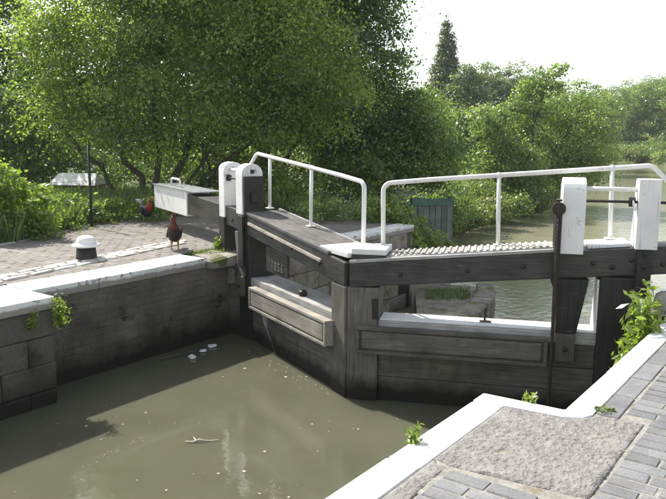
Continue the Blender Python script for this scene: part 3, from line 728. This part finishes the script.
def wob(a, b, n, amp, sag=0):
    a = Vector(a); b = Vector(b); pts = []
    for i in range(n+1):
        f = i/n; p = a.lerp(b, f); k = math.sin(math.pi*f)
        pts.append(p+Vector((rnd.uniform(-1, 1), rnd.uniform(-1, 1), rnd.uniform(-.6, .6)))*amp*(k+.15*(0 < i < n))+Vector((0, 0, sag*k)))
    return pts
def tree(name, label, loc, lobes, mat, nc, per, cr, leaf, trunks=None, tr=.14, bark='bark', group=None, up=.5, twigs=14, shell=(.45, 1.02), aspect=1.7, cat='tree', droop=0):
    t = empty(name, loc, label=label, cat=cat, group=group)
    P, tn, cc, idx, ow = crown_pts(lobes, nc, per, cr, shell)
    leaf_mesh('crown', P, leaf*rng.uniform(.7, 1.3, len(P)), tn, mat, t, up, aspect, droop=droop, outw=ow)
    mb = MB(); forks = []
    for (bx, by, tx, ty, tz, r) in (trunks or [(0, 0, rnd.uniform(-.2, .2), rnd.uniform(-.2, .2), lobes[0][2]*.7, tr)]):
        pts = wob((bx, by, -.3), (tx, ty, tz), 6, .055*tz); mb.tube(pts, [r*(1.25-.6*i/6) for i in range(7)], 9); forks.append((Vector((tx, ty, tz)), r*.65, pts))
    mb.build('trunk', bark, t, smooth=True)
    mb = MB(); cl = {}
    for i, l in enumerate(lobes):
        c = Vector(l[:3]); f = min(forks, key=lambda q: (q[0]-c).length); st_ = f[2][-1 if c.z > f[0].z else -3]
        pts = wob(st_, c, 5, .08*(c-st_).length); mb.tube(pts, [f[1]*(.8-.13*k) for k in range(6)], 7, False); cl[i] = (c, f[1]*.3)
    for i in rng.choice(nc, min(nc, twigs*len(lobes)), replace=False):
        c, r = cl[int(idx[i])]; e = Vector(cc[i]); mb.tube(wob(c.lerp(e, .1), e, 3, .06), [r*.7, r*.5, r*.3, r*.12], 5, False)
    mb.build('limbs', bark, t, smooth=True)
    return t
def shrub(name, label, loc, lobes, mat, nc, per, cr, leaf, group=None, flowers=None, cat='shrub', up=.5, stems=10, aspect=1.9):
    t = empty(name, loc, label=label, cat=cat, group=group)
    P, tn, cc, idx, ow = crown_pts(lobes, nc, per, cr, (.2, 1.03)); zmin = -.05
    P[:, 2] = np.maximum(P[:, 2], zmin+.05*rng.random(len(P)))
    leaf_mesh('foliage', P, leaf*rng.uniform(.6, 1.35, len(P)), tn, mat, t, up, aspect, outw=ow)
    mb = MB()
    for i in rng.choice(nc, min(nc, stems), replace=False):
        e = Vector(cc[i]); mb.tube(wob((e.x*.4, e.y*.4, -.1), e, 3, .05), [.012, .010, .008, .004], 5, False)
    tag(mb.build('stems', 'bark_light', t), kind='stuff')
    if flowers:
        fm, n, sz = flowers; mb = MB(); top = cc[np.argsort(-cc[:, 2])][:max(n*2, 1)]
        for i in range(n):
            c = top[rnd.randrange(len(top))]+rng.normal(size=3)*.05
            for k in range(5):
                a = 2*math.pi*k/5+rnd.random(); mb.add([(c[0], c[1], c[2]+.02), (c[0]+sz*math.cos(a-.5), c[1]+sz*math.sin(a-.5), c[2]+sz*.4), (c[0]+sz*1.2*math.cos(a), c[1]+sz*1.2*math.sin(a), c[2]+sz*.3), (c[0]+sz*math.cos(a+.5), c[1]+sz*math.sin(a+.5), c[2]+sz*.4)], [(0, 1, 2, 3)])
        tag(mb.build('flowers', fm, t), kind='stuff')
    return t
def XY(px, d, z=0): x, y = at(px, d); return (x, y, z)
# ------------------------------------------------------------------ big trees on the left bank
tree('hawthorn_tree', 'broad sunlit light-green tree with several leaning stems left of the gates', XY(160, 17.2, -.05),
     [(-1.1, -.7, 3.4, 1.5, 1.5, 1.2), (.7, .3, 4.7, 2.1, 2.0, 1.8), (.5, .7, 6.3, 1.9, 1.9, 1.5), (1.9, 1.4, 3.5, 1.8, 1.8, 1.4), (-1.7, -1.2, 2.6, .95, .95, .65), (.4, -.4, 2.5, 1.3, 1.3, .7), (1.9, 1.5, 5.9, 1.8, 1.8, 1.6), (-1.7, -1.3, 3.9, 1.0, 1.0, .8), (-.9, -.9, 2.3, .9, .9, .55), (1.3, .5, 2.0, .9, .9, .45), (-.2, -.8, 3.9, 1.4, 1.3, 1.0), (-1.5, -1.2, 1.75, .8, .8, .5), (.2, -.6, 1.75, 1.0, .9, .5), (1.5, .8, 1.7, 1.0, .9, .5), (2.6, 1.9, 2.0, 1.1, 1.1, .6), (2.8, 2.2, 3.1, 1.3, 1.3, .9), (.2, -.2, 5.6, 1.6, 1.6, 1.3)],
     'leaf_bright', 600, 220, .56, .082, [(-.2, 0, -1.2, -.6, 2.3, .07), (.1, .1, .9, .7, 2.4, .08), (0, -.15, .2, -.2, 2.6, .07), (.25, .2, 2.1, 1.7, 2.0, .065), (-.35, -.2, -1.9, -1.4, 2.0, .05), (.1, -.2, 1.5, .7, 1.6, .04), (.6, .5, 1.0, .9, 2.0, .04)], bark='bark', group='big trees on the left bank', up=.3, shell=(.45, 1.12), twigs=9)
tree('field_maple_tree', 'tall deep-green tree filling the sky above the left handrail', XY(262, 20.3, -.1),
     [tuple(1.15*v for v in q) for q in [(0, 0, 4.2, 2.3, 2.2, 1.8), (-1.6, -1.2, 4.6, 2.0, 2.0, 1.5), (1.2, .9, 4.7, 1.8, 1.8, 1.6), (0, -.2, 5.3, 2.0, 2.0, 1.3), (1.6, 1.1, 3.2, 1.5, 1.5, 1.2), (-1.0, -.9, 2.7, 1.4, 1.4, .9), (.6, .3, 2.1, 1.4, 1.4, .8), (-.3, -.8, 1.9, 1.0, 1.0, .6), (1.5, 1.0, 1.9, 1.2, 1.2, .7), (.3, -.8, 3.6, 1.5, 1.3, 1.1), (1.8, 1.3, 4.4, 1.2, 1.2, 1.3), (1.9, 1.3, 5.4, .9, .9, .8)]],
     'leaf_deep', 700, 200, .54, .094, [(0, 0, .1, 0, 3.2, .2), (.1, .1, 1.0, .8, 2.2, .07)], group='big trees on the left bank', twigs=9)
tree('field_maple_tree', 'dark-green tree drooping beside the canal just right of the left handrail', XY(384, 21, -.7),
     [(0, 0, 2.3, 1.6, 1.6, 1.5), (.7, .45, 1.8, 1.2, 1.2, 1.1), (-1.0, -.6, 3.0, 1.6, 1.6, 1.5), (.5, .3, 3.0, 1.0, 1.0, .8), (-.9, -.4, 1.7, 1.4, 1.4, 1.0)],
     'leaf_deep', 300, 160, .58, .095, tr=.14, group='big trees on the left bank')
tree('ash_tree', 'thin tall dark tree with sky showing through at the left picture edge', XY(4, 23.5, -.05),
     [(0, 0, 4.6, 1.5, 1.5, 1.6), (-.8, -.8, 5.9, 1.2, 1.2, 1.2), (.6, .6, 3.6, 1.0, 1.0, 1.0), (.3, .3, 6.0, .9, .9, 1.1), (-.8, -.8, 3.2, 1.3, 1.3, 1.1), (.9, .7, 5.0, .7, .7, .7), (.2, .2, 2.4, 1.3, 1.3, .8)],
     'leaf_deep', 300, 75, .45, .105, [(0, 0, 0, 0, 4.6, .13), (.25, .4, 1.2, 1.3, 4.4, .05), (.1, .2, .6, .6, 5.4, .05), (.4, .5, 1.6, 1.6, 3.6, .04)], group='big trees on the left bank', twigs=26)
# ------------------------------------------------------------------ thicket behind them (each bush a thing of its own)
back = [(-30, 21, 2.0, 3.4, 'leaf_deep', 'dark bush at the far left edge behind the weeds'), (40, 26, 2.2, 3.8, 'leaf_deep', 'dark rounded bush behind the thin tall tree'),
        (100, 29, 2.4, 4.2, 'leaf_deep', 'bush behind the white-roofed coop'), (165, 30, 2.4, 5.2, 'leaf_deep', 'dark bush seen between the leaning hawthorn stems'),
        (225, 27, 2.0, 4.2, 'leaf_mid', 'green bush showing behind the left paddle posts'), (275, 27, 2.1, 4.6, 'leaf_olive', 'olive bush behind the left handrail'),
        (330, 30, 2.3, 4.6, 'leaf_mid', 'green bush behind the middle of the left handrail'), (370, 33, 2.3, 4.3, 'leaf_deep', 'dark bush behind the drooping canal-side tree')]
for px, d, r, h, mt, lab in back:
    shrub('bush', lab, XY(px, d, -.2), [(0, 0, h*.35, r, r, h*.38), (.5, .4, h*.7, r*.75, r*.75, h*.3), (-.7, -.5, h*.55, r*.8, r*.8, h*.32)], mt, 330, 30, .45, .15, group='thicket behind the left bank')
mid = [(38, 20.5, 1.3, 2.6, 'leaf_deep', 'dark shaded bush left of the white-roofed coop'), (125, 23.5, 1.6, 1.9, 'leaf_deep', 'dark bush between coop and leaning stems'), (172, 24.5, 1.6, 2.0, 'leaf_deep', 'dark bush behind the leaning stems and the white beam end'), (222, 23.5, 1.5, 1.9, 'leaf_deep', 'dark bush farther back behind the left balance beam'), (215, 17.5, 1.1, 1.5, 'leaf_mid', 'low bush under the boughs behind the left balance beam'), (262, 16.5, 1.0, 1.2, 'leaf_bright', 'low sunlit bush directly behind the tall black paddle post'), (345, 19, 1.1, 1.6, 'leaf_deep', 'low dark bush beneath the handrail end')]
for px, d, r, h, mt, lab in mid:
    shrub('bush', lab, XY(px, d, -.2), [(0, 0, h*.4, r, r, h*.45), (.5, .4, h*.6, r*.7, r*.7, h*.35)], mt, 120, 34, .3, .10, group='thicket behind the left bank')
# ------------------------------------------------------------------ weeds and shrubs of the near left
shrub('weed_shrub', 'tall sunlit weedy shrub beside the paving at the left picture edge', XY(6, 11.9, -.05), [(-.2, -.1, .45, .55, .6, .5), (-.1, 0, .85, .35, .4, .4), (.25, .35, .28, .35, .35, .3), (.3, .45, .75, .12, .12, .45)], 'leaf_weed', 190, 30, .16, .085, flowers=('petal_white', 25, .018))
shrub('weed_shrub', 'low dark-green shrub behind the tall weeds at left', XY(36, 13.6, -.05), [(0, 0, .35, .6, .6, .4), (.4, .5, .3, .5, .5, .3)], 'leaf_mid', 120, 30, .18, .08)
shrub('weed_clump', 'spreading green weeds with yellow flowers at the fence post foot', XY(105, 13.9, -.05), [(0, 0, .2, .55, .55, .25), (.6, .6, .22, .4, .4, .25)], 'leaf_weed', 90, 30, .14, .07, flowers=('petal_yellow', 14, .022))
shrub('weed_clump', 'green weeds at the paving edge below the shrub', XY(58, 12.9, -.05), [(0, 0, .15, .45, .45, .18)], 'leaf_weed', 50, 26, .13, .07)
shrub('weed_clump', 'weeds in shade behind the black fowl', XY(150, 14.6, -.05), [(0, 0, .25, .6, .6, .3), (.5, .5, .2, .5, .5, .25)], 'leaf_mid', 80, 28, .16, .07, flowers=('petal_yellow', 5, .022))
shrub('weed_clump', 'weeds showing under the white beam end', XY(196, 15.0, -.05), [(0, 0, .25, .7, .7, .3), (.7, .6, .25, .6, .6, .25)], 'leaf_weed', 90, 28, .16, .07, flowers=('petal_white', 12, .02))
# flowering bank at the end of the left wall
fl = [(396, 13.4, .62, 1.25, 'leaf_weed', 'yellow-flowered plant right behind the stone wall end'), (421, 13.8, .5, .78, 'leaf_mid', 'leafy plant with pale flowers sloping down to the canal'), (440, 14.0, .32, .34, 'leaf_olive', 'low feathery weed at the water edge beside the sheet fence')]
for px, d, r, h, mt, lab in fl:
    x, y = at(px, d); shrub('flowering_plant', lab, (x, y, -.75), [(0, 0, h*.4, r, r, h*.5), (-.25, -.15, h*.7, r*.6, r*.6, h*.42)], mt, 130, 26, .15, .08, group='plants at the wall end', flowers=('petal_yellow', 9, .03) if px < 430 else None)
shrub('flowering_plant', 'white and yellow flowers along the wall behind the left handrail', XY(330, 13.6, -.1), [(0, 0, .25, .8, .8, .3), (.7, .6, .3, .7, .7, .3)], 'leaf_mid', 120, 26, .14, .07, group='plants at the wall end', flowers=('petal_white', 40, .022))

# ------------------------------------------------------------------ sheet fence by the canal
def sheets(label, pa, pb, da, db, z0, z1, mat, top, n, name='sheet_fence'):
    a = Vector((*at(pa, da), 0)); b = Vector((*at(pb, db), 0)); f = empty(name, (a.x, a.y, z0), math.atan2(b.y-a.y, b.x-a.x), label=label, cat='fence')
    L = (b-a).length; wv = L/n
    for i in range(n):
        m = MB(); m.box(i*wv+.006, (i+1)*wv-.006, rnd.uniform(-.02, .02), .05+rnd.uniform(0, .02), -.4, z1-z0+rnd.uniform(-.03, .03)); m.build('board', mat, f, bevel=.006)
    m = MB(); m.box(0, L, -.035, -.024, z1-z0-.17, z1-z0-.0); m.build('top_strip', top, f)
    for x in (0.05, L-.05): m = MB(); m.box(x-.04, x+.04, .08, .16, -.5, z1-z0+.02); m.build('post', 'dark_wood', f)
sheets('weathered grey-green board fence with teal top strip at the canal edge', 411, 452, 18.2, 18.6, -1.2, .0, 'fence_grey', 'teal_sheet', 7)
sheets('pale teal sheet fence half hidden behind flowers', 378, 412, 19.5, 19.2, -1.2, -.18, 'teal_pale', 'teal_sheet', 5)
# coop with a white roof in the meadow
x, y = at(82, 18.2); hc = empty('hen_coop', (x, y, -.05), R(32), label='small dark hen coop with white pitched roof in the long grass', cat='coop')
m = MB(); m.box(-.45, .45, -.3, .3, .0, .46)
m.build('body', 'dark_wood', hc, bevel=.01)
m = MB(); m.hexa([(-.56, -.42, .44), (.56, -.42, .44), (.56, .42, .44), (-.56, .42, .44)], [(-.46, -.02, .70), (.46, -.02, .70), (.46, .02, .70), (-.46, .02, .70)]); m.build('roof', 'white_sheet', hc)
m = MB(); m.box(-.15, .1, -.312, -.301, .08, .38); m.build('hatch', 'bark_light', hc)
# wire fence beside the paving
fe = empty('wire_fence', XY(93, 12.9, -.05), label='thin black post and wire fence at the edge of the long grass', cat='fence')
o0 = Vector(XY(93, 12.9)); posts = [Vector(XY(q, d)) for q, d in ((-25, 12.3), (93, 12.9), (205, 15.9))]
for q in posts:
    v = q-o0; m = MB(); m.tube([(v.x, v.y, -.2), (v.x, v.y, 1.45)], .022, 8); m.build('post', 'iron', fe, smooth=True)
for zz in (.25, .55, .85, 1.15, 1.4):
    for a, b in zip(posts, posts[1:]):
        m = MB(); m.tube([(a.x-o0.x, a.y-o0.y, zz), ((a.x+b.x)/2-o0.x, (a.y+b.y)/2-o0.y, zz-.02), (b.x-o0.x, b.y-o0.y, zz)], .003, 4, False); m.build('wire', 'iron', fe)

# ------------------------------------------------------------------ long grass
def grass(name, label, n, fn, hmin, hmax, wd, mat='leaf_grass'):
    P = np.array([fn() for _ in range(n)]); h = rng.uniform(hmin, hmax, n); a = rng.uniform(0, 2*math.pi, n); l = rng.uniform(.05, .45, n)*h
    b = np.stack([-np.sin(a+.8), np.cos(a+.8), 0*a], 1)*wd*.5; tip = P+np.stack([l*np.cos(a), l*np.sin(a), h], 1); midp = P+np.stack([l*.3*np.cos(a), l*.3*np.sin(a), h*.6], 1)
    V = np.empty((n, 4, 3)); V[:, 0] = P-b; V[:, 1] = P+b; V[:, 2] = midp+b*.7; V[:, 3] = tip
    me = bpy.data.meshes.new(name); me.vertices.add(4*n); me.vertices.foreach_set('co', V.ravel()); me.loops.add(4*n); me.loops.foreach_set('vertex_index', np.arange(4*n, dtype=np.int32))
    me.polygons.add(n); me.polygons.foreach_set('loop_start', np.arange(0, 4*n, 4, dtype=np.int32)); me.update(calc_edges=True)
    at2 = me.attributes.new('tint', 'FLOAT', 'POINT'); at2.data.foreach_set('value', np.repeat(rng.random(n)*.9, 4).astype(np.float32))
    me.materials.append(MATS[mat]); return tag(link(name, me), label, 'grass', kind='stuff')
def meadow_pt():
    while True:
        px = rnd.uniform(-30, 330); d = 11.5+16*rnd.random()**1.5; x, y = at(px, d)
        if not inside((x, y), PAVE) and x < -7.6: return (x, y, -.05 if y < 11.3 else interp(TOPL, y)-.02)
grass('meadow_grass', 'long green grass behind the paved left bank', 42000, meadow_pt, .18, .52, .016)
def bank_pt():
    y = 12+75*rnd.random()**1.6; return (interp(XL, y)-.3-2.5*rnd.random(), y, interp(TOPL, y)-.15)
grass('bank_grass', 'rough grass along the canal bank', 9000, bank_pt, .15, .5, .03)
def far_bank_pt():
    y = 62+44*rnd.random(); return (interp(XR, y)+.2+6*rnd.random(), y, interp(TOPR, y)-.12)
grass('far_bank_grass', 'tall grass along the far canal bank', 6000, far_bank_pt, .25, .8, .06)
def quay_pt():
    p = pix(rnd.uniform(425, 470), rnd.uniform(286, 296), -1.12); return (p.x, p.y, -1.19)
grass('quay_grass', 'short green grass growing on the low landing', 700, quay_pt, .03, .10, .01)
def lip_pt():
    t_ = rnd.random(); return (-6.95-.35*rnd.random(), 6.55+.7*rnd.random(), -.03)
grass('quoin_grass', 'dry grass tufts between the stones at the left gate heel', 500, lip_pt, .02, .09, .008)

# ------------------------------------------------------------------ trees along the canal and far off
def bank_z(px, d): return interp(TOPL, at(px, d)[1])-.1
tree('willow_tree', 'bushy mid-green tree overhanging the water beyond the right handrail', XY(552, 33, -.9),
     [(0, 0, 2.2, 1.9, 1.9, 1.4), (-.9, -.6, 3.2, 1.4, 1.4, 1.2), (.7, .3, 3.4, 1.3, 1.3, 1.0), (1.2, .4, 2.0, 1.2, 1.2, 1.1), (-1.3, -1.0, 1.6, 1.2, 1.2, 1.0), (.2, 0, 1.0, 1.8, 1.8, .8)],
     'leaf_mid', 300, 110, .52, .11, tr=.12, shell=(.6, 1.05), group='canal-side trees')
tree('sapling_tree', 'tall thin sapling rising above the bushy canal-side tree', XY(524, 31, -.9),
     [(0, 0, 4.0, .8, .8, .9), (.5, .4, 4.7, .7, .7, .45), (.9, .7, 5.2, .35, .35, .4), (-.5, -.3, 3.2, .8, .8, .8), (.3, .2, 4.4, 1.0, 1.0, .35)], 'leaf_mid', 170, 26, .30, .13, tr=.07, bark='bark', group='canal-side trees', twigs=16)
tree('willow_tree', 'small twiggy willow on the bank behind the middle rail post', XY(497, 29, -.9),
     [(0, 0, 1.7, 1.1, 1.1, 1.2), (-.3, -.2, 2.9, .8, .8, .8), (.5, .4, 1.3, 1.2, 1.2, 1.0)], 'leaf_mid', 330, 40, .34, .11, tr=.08, bark='bark_light', group='canal-side trees', twigs=30, droop=.6)
tree('poplar_tree', 'tall slender pointed conifer-like tree standing against the white sky', XY(440, 62, -.5),
     [(0, 0, 4.0, 1.9, 1.9, 3.0), (0, 0, 6.8, 1.25, 1.25, 2.2), (0, 0, 9.0, .75, .75, 1.8), (0, 0, 10.6, .3, .3, .8), (0, 0, 11.4, .1, .1, .5)], 'leaf_conifer', 950, 34, .32, .17, tr=.2, group='distant trees')
far = [(464, 60, 1.5, 8.0, 'leaf_grey'), (482, 64, 1.9, 8.6, 'leaf_grey'), (506, 66, 1.9, 8.9, 'leaf_grey'), (528, 70, 2.2, 8.6, 'leaf_grey'), (420, 52, 1.9, 5.6, 'leaf_mid'), (452, 44, 1.9, 3.9, 'leaf_mid'), (478, 42, 1.6, 4.0, 'leaf_mid'), (560, 62, 3.0, 7.0, 'leaf_mid'), (585, 70, 2.6, 6.8, 'leaf_mid')]
labs = ['small grey-green tree right of the slender pointed tree', 'grey-green poplar-like tree, second right of the pointed tree', 'tallest grey-green tree in the middle distant group', 'grey-green tree at the right of the middle distant group', 'green tree below and left of the pointed tree', 'rounded green tree below the pointed tree', 'green tree above the board fence', 'broad green tree behind the thin sapling', 'broad green tree left of the open water']
for (px, d, r, h, mt), lb_ in zip(far, labs):
    tree('distant_tree', lb_, XY(px, d, -.7), [(0, 0, h*.42, r, r, h*.34), (r*.35, r*.3, h*.62, r*.75, r*.75, h*.24), (-r*.4, -r*.3, h*.68, r*.7, r*.7, h*.24), (0, 0, h*.84, r*.55, r*.55, h*.16)], mt, 330, 30, .5, .2, tr=.14, group='distant trees', twigs=4)
farr = [(598, 108, 4.0, 7.5), (618, 118, 4.5, 9.0), (640, 106, 4.2, 9.4), (662, 112, 4.6, 10.2), (684, 104, 4.6, 10.0), (632, 140, 5.5, 12.5), (655, 150, 6.5, 14.0), (604, 140, 5.0, 10.8), (690, 140, 6, 13.0), (575, 130, 5, 9.5), (672, 120, 5, 11), (645, 118, 4.5, 8.0)]
labs = ['far tree just right of the bushy tree', 'far rounded tree above the water bend', 'far tree in the dark slope right of the water bend', 'far dark tree near the right picture edge', 'far tree cut by the right picture edge', 'far hazy tree on the skyline above the bend', 'far tree with ragged top on the skyline at right', 'far pale tree on the skyline left of the bend', 'far skyline tree beyond the right edge', 'far pale tree behind the bushy tree', 'far dark tree between the ragged skyline tree and the right edge', 'far low dark tree under the skyline right of the bend']
for (px, d, r, h), lb_ in zip(farr, labs):
    tree('far_tree', lb_, XY(px, d, -.5), [(0, 0, h*.4, r, r, h*.36), (r*.4, r*.3, h*.62, r*.7, r*.7, h*.26), (-r*.4, -r*.3, h*.68, r*.7, r*.7, h*.26), (0, 0, h*.82, r*.5, r*.5, h*.2)], 'leaf_mid' if rnd.random() < .15 else 'leaf_deep', 330, 44, .9, .28, tr=.2, group='far trees', twigs=3)
# low bushes along the water edge
edgeb = [(458, 20.5, .8, .9, 'leaf_mid'), (474, 22.5, .8, .8, 'leaf_olive'), (490, 24, .9, .8, 'leaf_olive'), (508, 26, .9, .8, 'leaf_mid'), (528, 28.2, 1.0, .9, 'leaf_olive'), (548, 30.0, .9, .8, 'leaf_mid'), (434, 22, 1.1, 1.4, 'leaf_mid'), (462, 27, 1.2, 1.5, 'leaf_mid')]
nm_ = ['first from the board fence', 'second from the board fence', 'third from the board fence', 'fourth from the board fence', 'fifth from the board fence', 'sixth from the board fence, under the bushy tree', 'behind the board fence', 'behind the water-edge row, right of the board fence']
for (px, d, r, h, mt), k in zip(edgeb, nm_):
    x, y = at(px, d); x = min(x, interp(XL, y)-.3)
    shrub('bank_shrub', 'low waterside shrub, '+k, (x, y, -1.2), [(0, 0, h*.4, r, r, h*.6), (.4, .5, h*.5, r*.8, r*.8, h*.5)], mt, 150, 28, .22, .10, group='shrubs along the water edge')
fb_ = [(612, 88, 2.0, 1.4, 'leaf_olive'), (630, 90, 2.2, 1.6, 'leaf_mid'), (648, 92, 2.4, 2.4, 'leaf_deep'), (668, 92, 2.5, 2.2, 'leaf_olive'), (624, 98, 3.0, 2.2, 'leaf_mid'), (650, 99, 3.0, 3.2, 'leaf_deep'), (662, 87, 1.8, 1.2, 'leaf_mid'), (680, 86, 2.0, 1.6, 'leaf_deep')]
nm_ = ['by the water bend', 'second right of the water bend', 'third right of the water bend, taller', 'at the right picture edge', 'higher on the far slope at left', 'higher on the far slope at right', 'low at the water line near the right picture edge', 'just past the right picture edge']
for (px, d, r, h, mt), k in zip(fb_, nm_):
    x, y = at(px, d); shrub('bank_shrub', 'far bank shrub '+k, (x, y, -1.1), [(0, 0, h*.4, r, r, h*.6), (.8, .6, h*.5, r*.8, r*.8, h*.5)], mt, 160, 26, .5, .22, group='shrubs on the far bank')

# ------------------------------------------------------------------ small plants in the masonry
def wallweed(label, loc, n, hgt_, leaf, spread, lean=(0, 0), mat='leaf_weed', name='wall_weed'):
    t = empty(name, loc, label=label, cat='weed'); mb = MB(); P = []; 
    for i in range(n):
        a = rnd.uniform(0, 6.28); l = rnd.uniform(.4, 1)*hgt_; e = Vector((math.cos(a)*spread*rnd.uniform(.3, 1)+lean[0]*l, math.sin(a)*spread*rnd.uniform(.3, 1)+lean[1]*l, l))
        pts = wob((rnd.uniform(-.03, .03), rnd.uniform(-.03, .03), -.02), e, 5, .03*hgt_/.3); mb.tube(pts, [.006, .005, .0045, .004, .003, .002], 5, False)
        for q in pts[1:]:
            for _ in range(5): P.append(q+Vector((rnd.gauss(0, 1), rnd.gauss(0, 1), rnd.gauss(0, .7)))*leaf*.45)
    tag(mb.build('stems', 'leaf_weed', t), kind='stuff')
    P = np.array([tuple(p) for p in P]); leaf_mesh('leaves', P, leaf*rng.uniform(.6, 1.3, len(P)), rng.uniform(.2, 1, len(P)), mat, t, .5, 2.6)
    return t
wallweed('tall bright green weed growing from the right recess wall beside the white coping', (-1.36, 6.28, -.36), 30, .74, .09, .13, (-.03, 0))
wallweed('long-leaved green weed hanging lower on the right recess wall', (-1.38, 6.0, -.42), 12, .28, .09, .09, (-.1, -.05))
wallweed('leafy weed rooted behind the pale broken stone', (-1.15, 6.85, -.05), 9, .32, .08, .12)
wallweed('small green weed on the near white coping edge', (-1.775, 3.16, -.01), 7, .11, .03, .035)
wallweed('round green seedling in the recess corner of the near coping', (-1.50, 4.10, -.03), 8, .07, .035, .03)
wallweed('flat brownish grass tuft between slab and setts', (-1.10, 4.21, -.02), 12, .035, .03, .07, mat='leaf_grass')
wallweed('yellow-green weed in the corner of the left chamber wall', (-6.31, 4.03, -.30), 10, .30, .06, .06, (.12, 0))
wallweed('small weed on the left chamber wall face beside its corner', (-6.335, 3.72, -.26), 5, .14, .05, .05, (.1, 0))
wallweed('small mossy weed hanging from the end of the left recess coping', (-6.80, 6.5, -.1), 9, .09, .03, .06, mat='leaf_grass')
wallweed('bright green tuft on the stones below the left paddle post', (-7.2, 7.1, .0), 10, .16, .05, .06)

# ------------------------------------------------------------------ things afloat in the chamber
def chamber_pt(x, y): p = pix(x, y, ZC); return p
m = MB()
for i in range(62):
    px = rnd.uniform(5, 420); py = rnd.uniform(365, 498); p = chamber_pt(px, py)
    if p.x < -6.2 or p.x > -1.95: continue
    s = .005+.016*rnd.random()**2.2*(1.8 if rnd.random() < .1 else 1); a = rnd.uniform(0, 6.28); k = rnd.uniform(.35, .9)
    pts = [(p.x+s*math.cos(a+t)*(1 if j % 2 else k), p.y+s*math.sin(a+t)*(1 if j % 2 else k), ZC+.004+rnd.uniform(0, .004)) for j, t in enumerate((0, 1.1, 2.2, 3.3, 4.4, 5.4))]
    m.add(pts, [(0, 1, 2, 3, 4, 5)])
for k in range(60):      # scum along the left leaf
    f = rnd.uniform(.05, .8); x = GM[0]+(GL[0]-GM[0])*f-.05-rnd.random()**3*.15; y = GM[1]+(GL[1]-GM[1])*f-.06-rnd.random()**3*.25; s = rnd.uniform(.002, .008)
    m.add([(x-s, y, ZC+.005), (x, y-s*.7, ZC+.006), (x+s*1.4, y, ZC+.005), (x, y+s*.7, ZC+.007)], [(0, 1, 2, 3)])
line = [(75, 478), (90, 462), (124, 446), (150, 437), (165, 428), (186, 419), (205, 412), (222, 424), (229, 440), (234, 478)]
for (xa, ya), (xb, yb) in zip(line, line[1:]):
    for i in range(rnd.randint(2, 22)):
        f = rnd.random(); p = chamber_pt(xa+(xb-xa)*f+rnd.gauss(0, 2.2), ya+(yb-ya)*f+rnd.gauss(0, 2.2)); s = rnd.uniform(.0012, .0035)
        m.add([(p.x-s*2, p.y, ZC+.003), (p.x, p.y-s, ZC+.0035), (p.x+s*2, p.y, ZC+.003), (p.x, p.y+s, ZC+.0035)], [(0, 1, 2, 3)])
tag(m.build('floating_litter', 'litter'), 'specks of leaf and foam floating on the chamber water', 'debris', kind='stuff')
p = chamber_pt(202, 442); m = MB(); m.tube(wob((-.14, -.04, 0), (.14, .05, .008), 5, .02), [.009, .011, .01, .008, .006, .004], 6); m.tube([(-.05, -.01, .003), (-.10, .05, .012)], [.007, .003], 6)
o = m.build('floating_stick', 'litter'); o.location = (p.x, p.y, ZC+.006); o.rotation_euler.z = R(25); tag(o, 'short forked stick floating in the middle of the chamber', 'stick')  # pale material: bright sunlight on the stick is painted into its colour
for (x, y, sz), lb_ in zip(((192, 358, .075), (212, 347, .07), (203, 352, .055)), ('crumpled white litter floating by the left recess wall', 'white litter nearest the left gate heel', 'small white scrap between two larger ones by the wall')):
    p = chamber_pt(x, y); o = link('litter', shared_block('litter', sz*1.6, sz, sz*.5, 'litter_white', sz*.2, int(x), sz*.12), None, (p.x, p.y, ZC+.015), rnd.uniform(0, 3)); tag(o, lb_, 'litter', 'litter by the recess wall')
p = chamber_pt(180, 357); m = MB(); m.tube(wob((-.25, 0, 0), (.22, .05, .02), 6, .02), .012, 6); o = m.build('floating_branch', 'bark'); o.location = (p.x, p.y, ZC+.01); o.rotation_euler.z = R(70); tag(o, 'dark broken branch floating against the left recess wall', 'branch')

# ------------------------------------------------------------------ summer haze in the air
m = MB(); m.box(-400, 400, -60, 460, -3.4, 17); hzo = m.build('haze', 'iron'); hzo.data.materials.clear(); tag(hzo, 'thin pale summer haze', 'haze', kind='stuff')
hm = bpy.data.materials.new('haze'); hm.use_nodes = True; hn = hm.node_tree.nodes; hn.remove(hn['Principled BSDF'])
pv = hn.new('ShaderNodeVolumePrincipled'); pv.inputs['Color'].default_value = (.93, .95, .97, 1); pv.inputs['Density'].default_value = .0005; pv.inputs['Anisotropy'].default_value = .2
hm.node_tree.links.new(pv.outputs[0], hn['Material Output'].inputs['Volume']); hzo.data.materials.append(hm)
